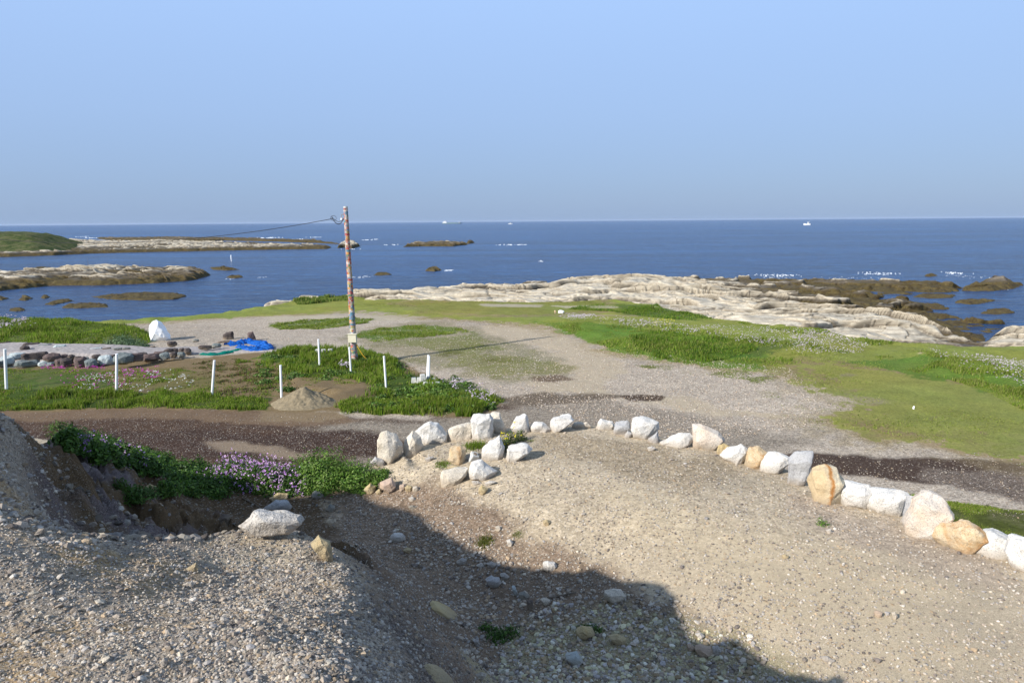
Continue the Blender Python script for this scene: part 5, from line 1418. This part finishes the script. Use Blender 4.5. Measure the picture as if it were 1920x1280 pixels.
pebbles("track_gravel", [(240, 606), (480, 592), (900, 600), (1030, 606), (1110, 650), (1480, 690), (1560, 760), (1520, 800), (1300, 830), (1090, 790), (960, 750), (760, 690), (640, 640), (520, 640), (260, 640)], 42000, .012, .034, 2.0, "stones scattered over the pale gravel clearing", PAL * np.array([1.1, 1.08, 1.08]), rr=(14, 60), seed=23, clump=.15, zmin=(-.6, .6))

# ------------------------------------------------------------------ grass, leaves, petals
def pts_in(poly, n, seed, z=0.0, clump=None, cs=1.0, fore=False):
    P = np.array([hit(a, b)[:2] for a, b in poly]) if fore else np.array(wpoly(poly, z))
    g = np.random.default_rng(seed); x0, y0 = P.min(0); x1, y1 = P.max(0)
    X = np.empty(0); Y = np.empty(0)
    for _ in range(60):
        x = g.uniform(x0, x1, n * 2); y = g.uniform(y0, y1, n * 2)
        d = sdist(P, x, y)
        nz = fbm(x / cs, y / cs, seed + 500, 3)
        ok = d + .25 * nz < 0
        if clump is not None: ok &= nz + g.uniform(-.3, .3, len(x)) > clump
        X = np.r_[X, x[ok]]; Y = np.r_[Y, y[ok]]
        if len(X) >= n: break
    return X[:n], Y[:n]

def blades(name, X, Y, hmin, hmax, w, cols, label, seed=1, lean=.5, hn=1.0, cat="grass", kind='stuff', zoff=0.0, mat='grass', org=None, yel=.0):
    g = np.random.default_rng(seed); k = len(X)
    Z = height(X, Y) + zoff
    hh = g.uniform(hmin, hmax, k) * np.clip(.55 + 1.1 * fbm(X / hn, Y / hn, seed + 9, 3), .15, 1.2); hh = np.maximum(hh, hmin * .5)
    a = g.uniform(0, 6.283, k); ln = g.uniform(.1, 1, k) * lean * hh
    la = g.uniform(0, 6.283, k); lx, ly = np.cos(la) * ln + .12 * hh, np.sin(la) * ln
    wx, wy = np.cos(a) * w * .5, np.sin(a) * w * .5
    B = np.stack([X, Y, Z - .02], -1); S = np.stack([wx, wy, 0 * wx], -1)
    Mi = B + np.stack([lx * .35, ly * .35, hh * .6], -1); T = B + np.stack([lx, ly, hh], -1)
    V = np.stack([B - S, B + S, Mi + S * .8, Mi - S * .8, T], 1)
    F = np.array([[0, 1, 2], [0, 2, 3], [3, 2, 4]])
    F = (F[None] + (np.arange(k) * 5)[:, None, None]).reshape(-1, 3)
    cols = np.array(cols); c = cols[g.integers(0, len(cols), k)] * g.uniform(.7, 1.3, (k, 1)) * (1 + .25 * fbm(X / 2.5, Y / 2.5, seed + 77, 3))[:, None]
    c = np.repeat(c, 5, 0)
    V = V.reshape(-1, 3)
    if org is not None: V = V - np.array(org)[None]
    o = np_mesh(name, V, F, MAT[mat], {'col': ('COLOR', c)}, smooth_=False, loc=org)
    if kind: tag(o, label, cat, kind=kind)
    return o

def leafset(name, C3, N3, size, cols, seed, mat='leaf', parent=None, org=None, asp=.5, curl=.3):
    """small folded leaves: C3 centres, N3 rough normals"""
    g = np.random.default_rng(seed); k = len(C3)
    n = N3 + g.normal(0, .45, (k, 3)); n /= np.linalg.norm(n, axis=1, keepdims=True)
    r = g.normal(size=(k, 3)); u = np.cross(n, r); u /= np.linalg.norm(u, axis=1, keepdims=True); v = np.cross(n, u)
    s = size * g.uniform(.55, 1.3, (k, 1))
    A_ = C3 - u * s * .5; B_ = C3 + u * s * .5 - n * s * curl * .3; M1 = C3 + v * s * asp * .5 + n * s * .12; M2 = C3 - v * s * asp * .5 + n * s * .12
    V = np.stack([A_, M1, B_, M2, C3], 1)
    F = np.array([[0, 1, 4], [1, 2, 4], [2, 3, 4], [3, 0, 4]])
    F = (F[None] + (np.arange(k) * 5)[:, None, None]).reshape(-1, 3)
    cols = np.array(cols); c = cols[g.integers(0, len(cols), k)] * g.uniform(.7, 1.3, (k, 1)); c = np.repeat(c, 5, 0)
    V = V.reshape(-1, 3)
    if org is not None: V = V - np.array(org)[None]
    o = np_mesh(name, V, F, MAT[mat], {'col': ('COLOR', c)}, smooth_=False, parent=parent)
    if org is not None and parent is None: o.location = org
    return o

G1 = [(.13, .215, .018), (.17, .255, .028), (.10, .18, .016), (.21, .27, .045), (.23, .24, .07)]
G2 = [(.22, .26, .055), (.25, .28, .07), (.19, .24, .045), (.27, .27, .09)]
GD = [(.09, .17, .026), (.11, .20, .03), (.07, .14, .022), (.15, .22, .045)]
x, y = pts_in([(470, 672), (560, 655), (640, 660), (735, 672), (760, 700), (850, 718), (945, 748), (890, 780), (640, 776), (620, 762), (700, 745), (660, 718), (560, 712), (500, 690)], 19000, 1, clump=.05, cs=.9)
blades("plot_grass", x, y, .10, .34, .028, G1, "thick green grass round the painted pole's foot", 21, hn=.8)
x, y = pts_in([(590, 655), (680, 655), (745, 672), (752, 700), (690, 703), (600, 690), (560, 670)], 9000, 2)
blades("tall_grass", x, y, .22, .42, .030, G1, "taller grass clump hiding the base of the painted pole", 22, hn=.7)
x, y = pts_in([(-40, 733), (120, 733), (260, 735), (330, 736), (430, 740), (505, 752), (500, 770), (300, 766), (180, 768), (-40, 772)], 19000, 3, clump=-.12, cs=.8)
blades("border_grass", x, y, .12, .36, .026, G1, "strip of rough grass between the flower bed and the brown road", 23, hn=.8)
x, y = pts_in([(630, 755), (760, 752), (930, 745), (945, 752), (890, 782), (700, 778), (640, 772)], 10000, 4, clump=-.1, cs=.8)
blades("corner_grass", x, y, .12, .34, .028, G1, "thick grass at the corner of the plot above the row of boulders", 24, hn=.8)
x, y = pts_in([(-60, 600), (0, 602), (140, 605), (240, 613), (288, 626), (284, 644), (200, 655), (0, 650), (-60, 648)], 26000, 5)
blades("bank_grass", x, y, .12, .38, .036, G1, "grassy bank behind the stone terrace", 25, hn=1.2)
x, y = pts_in([(-60, 690), (0, 692), (180, 694), (340, 692), (420, 705), (480, 740), (260, 740), (-60, 740)], 13000, 6, clump=.10, cs=.5)
blades("bed_grass", x, y, .04, .13, .03, G1 + [(.16, .14, .06)], "low green sprigs over the flower bed", 26)
x, y = pts_in([(440, 672), (560, 690), (640, 715), (700, 735), (600, 740), (500, 745), (430, 730)], 7000, 89, clump=.12, cs=.5)
blades("bed_sprigs", x, y, .04, .12, .035, G1 + [(.15, .12, .05)], "scattered sprigs over the bare soil round the sand heap", 289)
x, y = pts_in([(330, 690), (430, 668), (520, 680), (560, 735), (480, 750), (380, 740)], 10000, 66, clump=.02, cs=.3)
blades("bed_sprigs", x, y, .04, .12, .04, [(.15, .16, .05), (.13, .18, .04), (.18, .14, .08), (.17, .10, .06)], "rows of tiny sprigs in the brown soil bed", 266)
MEADOW = [(-300, 600), (150, 601), (350, 589), (500, 572), (560, 558), (650, 550), (800, 556), (1150, 556), (1300, 588), (1530, 610), (1700, 638), (1960, 650), (2100, 900), (1920, 858), (1780, 836), (1680, 820), (1530, 790), (1575, 768), (1500, 728), (1480, 700), (1430, 690), (1220, 672), (1150, 655), (1100, 632), (1030, 612), (900, 600), (780, 592), (640, 584), (480, 592), (330, 602)]
x, y = pts_in(MEADOW, 80000, 7, clump=-.15, cs=2.5)
blades("meadow_grass", x, y, .02, .07, .045, G2, "short sunlit meadow turf stretching to the shore", 27, lean=.8, hn=3)
x, y = pts_in([(640, 645), (760, 635), (900, 628), (990, 650), (1080, 690), (1060, 712), (930, 712), (800, 690)], 26000, 87, clump=.06, cs=1.6)
blades("thin_grass", x, y, .02, .05, .035, [(.20, .21, .07), (.24, .23, .10), (.16, .19, .05)], "thin patchy grass over the gravel right of the painted pole", 187, lean=.8, hn=2)
x, y = pts_in([(1100, 640), (1230, 675), (1340, 692), (1440, 695), (1490, 730), (1570, 745), (1590, 770), (1540, 800), (1600, 830), (1480, 800), (1440, 760), (1400, 715), (1200, 690)], 9000, 88, clump=.22, cs=1.0)
blades("edge_grass", x, y, .02, .06, .035, [(.20, .23, .07), (.16, .20, .05)], "ragged scraps of grass creeping into the gravel clearing", 188, lean=.8, hn=2)
x, y = pts_in([(1010, 602), (1150, 606), (1300, 622), (1440, 645), (1600, 660), (1560, 672), (1420, 692), (1330, 688), (1220, 672), (1110, 645), (1060, 620)], 30000, 8, clump=-.2, cs=2)
blades("meadow_bank_grass", x, y, .06, .20, .034, G1 + G2, "longer grass on the low bank in the middle of the meadow", 28, hn=1.6)
x, y = pts_in([(1180, 636), (1260, 632), (1400, 646), (1420, 664), (1330, 680), (1240, 672), (1190, 655)], 14000, 9)
blades("meadow_dark_grass", x, y, .10, .28, .034, GD + G1, "dark lush grass clump at the heart of the meadow bank", 29)
x, y = pts_in([(1640, 668), (1740, 668), (1860, 690), (1960, 712), (1960, 790), (1860, 740), (1780, 712), (1680, 690)], 18000, 10, clump=-.1, cs=2)
blades("meadow_bank_grass", x, y, .07, .22, .032, G1 + G2, "rougher grass on the flowery bank at the right edge", 30, hn=1.6)
x, y = pts_in([(1140, 568), (1230, 570), (1330, 588), (1340, 602), (1240, 598), (1150, 585), (1060, 580)], 9000, 11, clump=-.05, cs=2)
blades("shore_scrub", x, y, .08, .24, .045, GD + G1, "scrubby grass at the inner edge of the shore rock", 31, hn=1.6)
x, y = pts_in([(540, 562), (600, 553), (655, 552), (660, 562), (560, 572)], 4500, 12)
blades("point_grass", x, y, .2, .5, .06, GD + G2, "tufted grass on the point right behind the painted pole", 32, hn=1.6)
x, y = pts_in([(660, 628), (700, 617), (790, 609), (850, 612), (880, 622), (800, 632), (700, 642)], 9000, 13, clump=-.2)
blades("track_grass", x, y, .05, .16, .04, G1 + G2, "grass island between two gravel tracks", 33)
x, y = pts_in([(500, 606), (560, 600), (640, 595), (700, 598), (690, 606), (600, 617), (520, 618)], 9000, 14, clump=-.2)
blades("track_grass", x, y, .05, .18, .05, G1 + G2, "slim grass island beyond the first gravel track", 34)
x, y = pts_in([(1480, 905), (1760, 935), (1960, 965), (1960, 1020), (1880, 1000), (1760, 975)], 14000, 15, clump=-.05)
blades("verge_grass", x, y, .03, .10, .018, G1 + G2, "dark turf below the right end of the boulder row", 35)
x, y = pts_in([(1350, 575), (1500, 600), (1600, 615), (1700, 640), (1640, 648), (1500, 625), (1380, 605)], 12000, 16, clump=0, cs=2)
blades("shore_grass", x, y, .06, .24, .05, G1 + G2, "grass hummocks along the inner rim of the rocks", 36, hn=1.6)

# leafy plants over the bank between pit and road (dense weeds)
def mound_leaves(cx, cy, rx, ry, h, n, seed, zb=None, shell=.55):
    g = np.random.default_rng(seed)
    p = g.normal(size=(n, 3)); p /= np.linalg.norm(p, axis=1, keepdims=True); p[:, 2] = np.abs(p[:, 2])
    rr = 1 - shell * g.uniform(0, 1, n) ** 2
    lum = 1 + .28 * np.sin(p[:, 0] * 5 + seed) * np.cos(p[:, 1] * 6) + .12 * g.normal(size=n)
    q = p * (rr * lum)[:, None] * np.array([rx, ry, h])
    z0 = height(np.array([cx]), np.array([cy]))[0] if zb is None else zb
    return q + np.array([cx, cy, z0 - .03]), p
def weedbank(name, cs, size, cols, label, seed, cat="weeds"):
    Cc, Nn = [], []
    for i, (px, py, rpx, hm, n) in enumerate(cs):
        b = hit(px, py); k = float(np.array([b[0], b[1], b[2] - CAM_Z]) @ F_) / FPX
        c_, n_ = mound_leaves(b[0], b[1] + rpx * k * .3, rpx * k, rpx * k * .8, hm, n, seed + i)
        Cc.append(c_); Nn.append(n_)
    o = leafset(name, np.concatenate(Cc), np.concatenate(Nn), size, cols, seed)
    return tag(o, label, cat, kind='stuff')
LB = [(.10, .20, .024), (.14, .24, .035), (.07, .15, .02), (.18, .27, .06)]
LD = [(.050, .115, .018), (.07, .145, .024), (.04, .09, .016), (.10, .18, .035)]
rr_ = random.Random(4)
cs = []
for i in range(46):
    f = i / 45
    px = 112 + 298 * f + rr_.uniform(-10, 10)
    yl = np.interp(px, [0, 60, 130, 200, 300, 420], [808, 822, 840, 862, 895, 925])
    for k in range(2):
        cs.append((px, yl + rr_.uniform(-18, 4) - 12 * k, rr_.uniform(16, 26), rr_.uniform(.16, .30), 260))
weedbank("bank_weeds", cs, .075, LD + LB[:1], "dark leafy weeds covering the bank between the pit and the road", 900)
cs = [(rr_.uniform(300, 560), rr_.uniform(895, 932), rr_.uniform(14, 24), rr_.uniform(.12, .24), 240) for _ in range(40)]
weedbank("bank_undergrowth", cs, .07, LD + LB, "green undergrowth below the purple flowers", 960)
cs = [(rr_.uniform(560, 720), rr_.uniform(885, 925), rr_.uniform(14, 22), rr_.uniform(.06, .14), 260) for _ in range(34)]
weedbank("bank_turf", cs, .05, LB, "bright low greenery at the foot of the round bush", 990)
cs = []
for _ in range(135):
    px, py = rr_.uniform(490, 930), rr_.uniform(665, 772)
    if 545 < px < 700 and 712 < py < 760 or (px < 640 and py > 735) or (px > 760 and py < 705): continue
    cs.append((px, py, rr_.uniform(8, 20), rr_.uniform(.07, .22), 170))
weedbank("plot_weeds", cs, .11, LB + LD + [(.14, .13, .04)], "broad-leaved weeds growing through the plot grass", 1010)
cs = [(rr_.uniform(770, 850), rr_.uniform(722, 748), rr_.uniform(12, 20), rr_.uniform(.14, .26), 200) for _ in range(16)]
weedbank("plot_weeds", cs, .12, LB, "broad-leaved weeds in front of the concrete block heap", 1060)

def plant(name, label, cat, lobes, size, cols, seed, flowers=None, stems=True, group=None):
    """lobes: px, py, radius px, height m, leaves"""
    b0 = hit(lobes[0][0], lobes[0][1]); root = empty(name, b0); tag(root, label, cat, group)
    Cc, Nn = [], []; tops = []
    for i, (px, py, rpx, hm, n) in enumerate(lobes):
        b = hit(px, py); k = float(np.array([b[0], b[1], b[2] - CAM_Z]) @ F_) / FPX
        c_, n_ = mound_leaves(b[0], b[1], rpx * k, rpx * k * .85, hm, n, seed + i); Cc.append(c_); Nn.append(n_)
        tops.append((b, rpx * k, hm))
    Cc = np.concatenate(Cc); Nn = np.concatenate(Nn)
    leafset("foliage", Cc, Nn, size, cols, seed, parent=root, org=b0)
    if flowers:
        n, fs, fc, rad = flowers
        g = np.random.default_rng(seed + 5); idx = g.choice(np.where((Nn[:, 2] > .25) | (Nn[:, 1] < -.2))[0], n)
        P = Cc[idx] + Nn[idx] * g.uniform(.02, rad, (n, 1)) + np.array([0, 0, 1]) * g.uniform(0, rad, (n, 1))
        # each bloom is four or so petals
        P = np.repeat(P, 4, 0) + g.normal(0, fs * .35, (n * 4, 3)); NN = np.tile(np.array([0, -.5, .8]), (len(P), 1))
        leafset("blossom", P, NN, fs, fc, seed + 8, mat='petal', parent=root, org=b0, asp=.7, curl=.1)
    bm = bmesh.new(); r_ = random.Random(seed)
    if lobes[0][4] < 450: bm.free(); return root
    for b, rk, hm in tops:
        for _ in range(10):
            a = r_.uniform(0, 6.28); rr2 = r_.uniform(.2, .8)
            tube(bm, (Vector(b) - Vector(b0)) * .35 - Vector((0, 0, .03)), Vector(b) - Vector(b0) + Vector((rk * rr2 * math.cos(a), rk * rr2 * math.sin(a), hm * r_.uniform(.5, .95))), .006, .003, 5, False)
    sm = bm_obj("stems", bm, MAT['grass'], parent=root)
    if not sm.data.color_attributes:
        a_ = sm.data.color_attributes.new('col', 'FLOAT_COLOR', 'POINT'); a_.data.foreach_set("color", np.tile(np.array([.08, .12, .03, 1], np.float32), len(sm.data.vertices)))
    return root
plant("round_bush", "bright green rounded leafy bush left of the end boulder", "bush", [(615, 905, 56, .62, 3600), (575, 895, 38, .45, 1800), (668, 905, 44, .42, 2200), (710, 905, 22, .26, 700), (590, 915, 40, .35, 1400)], .062, LB, 1100)
plant("flowering_bush", "leafy plant covered in lilac blossoms on the bank left of the round bush", "flowering plant", [(470, 905, 50, .50, 2200), (435, 895, 34, .42, 1200), (510, 912, 44, .48, 1700), (545, 922, 30, .34, 900), (400, 905, 30, .28, 700)], .06, LD + LB[:1], 1140, flowers=(760, .034, [lin(196, 150, 205), lin(215, 180, 220), lin(170, 120, 190), lin(225, 200, 225)], .10))
plant("flowering_weed", "darker weeds with sparse mauve flowers farther left along the bank", "flowering plant", [(180, 855, 34, .34, 1100), (225, 868, 36, .34, 1100), (150, 846, 26, .30, 700), (265, 880, 28, .28, 700)], .07, LD, 1180, flowers=(110, .036, [lin(170, 130, 190), lin(200, 170, 210)], .08))
plant("round_shrub", "pale dome-shaped shrub at the right end of the grassy bank", "shrub", [(232, 652, 30, .62, 2600), (262, 653, 16, .4, 700), (205, 653, 16, .42, 700)], .11, [(.13, .20, .09), (.09, .15, .06), (.17, .24, .13)], 1220)
plant("flowering_weed", "yellow-flowered weed growing between boulders of the row", "flowering plant", [(955, 835, 17, .34, 500), (945, 845, 14, .26, 350), (975, 825, 14, .26, 350)], .05, [(.10, .14, .04), (.07, .11, .03), (.14, .16, .06)], 1260, flowers=(26, .03, [(.75, .62, .03), (.8, .7, .05)], .12))
plant("weed", "little green sprig alone on the bare slope below the streaked boulder", "weed", [(1544, 984, 14, .10, 160), (1537, 980, 8, .14, 50)], .035, LB, 1300)
plant("weed", "dark leafy weed low in the shaded hollow beside the mound", "weed", [(930, 1195, 26, .16, 420), (955, 1190, 20, .16, 260), (910, 1180, 14, .12, 140)], .045, LD, 1320)
plant("weed", "dark weed behind the flat-topped yellowish rock", "weed", [(1110, 1182, 18, .12, 260), (1092, 1180, 12, .10, 120), (1125, 1185, 12, .08, 100)], .04, LD, 1340)
plant("weed", "dark straggly weed growing on the shaded earth slope in the pit", "weed", [(255, 935, 26, .22, 500), (280, 930, 18, .18, 260), (225, 915, 16, .14, 200)], .05, LD, 1360)

def tuft(px, py, w, n, h, label, cols=G1, seed=1):
    b = hit(px, py); k = float(np.array([b[0], b[1], b[2] - CAM_Z]) @ F_) / FPX; g = np.random.default_rng(seed)
    X = b[0] + g.normal(0, w * k * .22, n); Y = b[1] + g.normal(0, w * k * .20, n)
    o = blades("grass_tuft", X, Y, h * .5, h, .012, cols, None, seed, lean=.9, kind=None, org=tuple(b))
    tag(o, label, "grass tuft", kind="stuff" if (n <= 160 or w >= 50 or w < 24) else None)
tuft(908, 1018, 40, 420, .10, "yellow-green grass tuft at the shadow's edge", [(.14, .17, .03), (.20, .19, .05), (.08, .11, .02)], 41)
tuft(970, 1003, 26, 320, .07, "small yellowish grass tuft right of the larger one", [(.17, .20, .05), (.22, .22, .08)], 42)
tuft(918, 984, 22, 110, .05, "sparse patch of short grass above the pair of tufts", G1, 43)
tuft(890, 838, 48, 500, .14, "grass tuft between the upright square block and the rust brown stone", G1, 44)
tuft(829, 872, 34, 320, .10, "green tuft left of the square rust brown stone", G1, 45)
tuft(805, 882, 20, 110, .06, "tiny green tuft below and left of the rust brown stone", G1, 46)
tuft(1048, 884, 12, 70, .05, "tiny sprout on the bare platform right of the inner boulders", G1, 47)
tuft(700, 935, 60, 260, .05, "scattered thin grass below the pinkish squat stone", [(.09, .12, .03), (.14, .15, .06)], 48)
tuft(830, 1125, 50, 160, .08, "dull grass above the slanting rock sliver in the shade", [(.07, .10, .03), (.10, .10, .05)], 49)
tuft(994, 826, 18, 120, .09, "short grass right of the yellow-flowered weed", G1, 50)
tuft(770, 905, 60, 150, .04, "thin patch of short grass above the three small stones in a line", [(.10, .13, .04), (.14, .14, .06)], 51)
tuft(975, 945, 14, 40, .05, "faint sprouts on pale ground between stones and shadow", G2, 52)

# wild flowers
def petals(name, poly, n, size, cols, zlo, zhi, label, seed, clump=None, cs=1.0, per=3):
    g = np.random.default_rng(seed); X, Y = pts_in(poly, n, seed, clump=clump, cs=cs)
    Z = height(X, Y) + g.uniform(zlo, zhi, len(X))
    P = np.repeat(np.stack([X, Y, Z], -1), per, 0); P += g.normal(0, size * .5, P.shape) * np.array([1, 1, .4])
    o = leafset(name, P, np.tile(np.array([0, -.4, .9]), (len(P), 1)), size, cols, seed, mat='petal', asp=.8, curl=.1)
    return tag(o, label, "wild flowers", kind='stuff')
WH = [lin(225, 215, 222, .9), lin(205, 190, 205, .9), lin(190, 170, 190, .9)]
petals("sea_radish_flowers", [(1310, 625), (1440, 628), (1560, 635), (1650, 655), (1600, 672), (1480, 668), (1400, 655), (1330, 645)], 800, .04, WH, .18, .36, "pale lilac wild flowers massed on the meadow bank", 61, clump=-.1, cs=1.5)
petals("bank_flowers", [(1480, 640), (1570, 640), (1640, 656), (1600, 670), (1490, 664)], 450, .04, WH, .18, .36, "dense pale flowers at the right end of the meadow bank", 62)
petals("right_bank_flowers", [(1740, 672), (1800, 680), (1960, 695), (1960, 750), (1880, 722), (1790, 702)], 650, .038, WH, .15, .34, "pale flowers along the bank at the right edge", 63, clump=-.1, cs=1.5)
petals("meadow_flowers", [(1040, 600), (1150, 606), (1330, 622), (1300, 640), (1180, 625), (1080, 612)], 500, .045, WH, .1, .3, "thin scatter of pale flowers on the meadow bank's crest", 64, clump=0, cs=1.5)
petals("far_flowers", [(1060, 590), (1100, 592), (1120, 602), (1070, 602)], 220, .05, WH, .05, .2, "little patch of pale flowers by the litter", 65)
petals("yellow_flowers", [(1220, 612), (1260, 614), (1250, 622), (1225, 620)], 40, .05, [(.8, .7, .05)], .1, .3, "few yellow flowers on the meadow bank", 66)
petals("bed_flowers", [(110, 690), (180, 690), (250, 700), (250, 738), (150, 738), (90, 712)], 110, .045, [(.55, .06, .42), (.45, .05, .35), (.6, .12, .5)], .06, .14, "magenta bedding flowers among low greenery", 67, clump=.12, cs=.5)
petals("bed_flowers", [(70, 688), (200, 689), (200, 696), (70, 696)], 90, .045, [(.55, .06, .42), (.45, .05, .35)], .06, .14, "magenta flowers lining the foot of the stone terrace", 68, clump=.15, cs=.5)
petals("bed_flowers", [(140, 700), (340, 695), (370, 720), (330, 738), (150, 738)], 200, .045, [(.7, .7, .7), (.6, .62, .6)], .06, .14, "small white bedding flowers in clumps", 69, clump=.2, cs=.5)
petals("bed_flowers", [(225, 695), (300, 690), (300, 712), (230, 712)], 110, .05, [(.55, .06, .42), (.5, .2, .45)], .06, .13, "sparse pink flowers right of the second white post", 70, clump=.1, cs=.4)
petals("bank_flowers", [(-60, 610), (60, 612), (70, 632), (-60, 640)], 300, .06, WH, .2, .4, "pale flowers at the left end of the grassy bank", 71, clump=0, cs=1)
petals("plot_flowers", [(640, 690), (660, 692), (655, 702), (640, 700)], 40, .05, WH, .2, .35, "few lilac flowers by the post left of the pole", 72)
petals("plot_flowers", [(820, 725), (930, 740), (925, 770), (860, 755)], 110, .05, WH, .2, .36, "white flowers dotted over the corner of the plot", 73, clump=.1, cs=.6)

# ------------------------------------------------------------------ sea haze
bm = bmesh.new(); bmesh.ops.create_cube(bm, size=1)
for v in bm.verts: v.co = Vector((v.co.x * 64000, v.co.y * 64000, 19 + v.co.z * 54))
hz = bpy.data.materials.new("sea_haze"); hz.use_nodes = True
hn = hz.node_tree.nodes; hn.remove(hn['Principled BSDF'])
pv_ = hn.new('ShaderNodeVolumePrincipled'); pv_.inputs['Color'].default_value = (.55, .68, .90, 1); pv_.inputs['Density'].default_value = .00003
pv_.inputs['Anisotropy'].default_value = .0
hz.node_tree.links.new(pv_.outputs[0], hn['Material Output'].inputs['Volume'])
tag(bm_obj("haze", bm, hz), kind='stuff')
scene.cycles.volume_bounces = 0
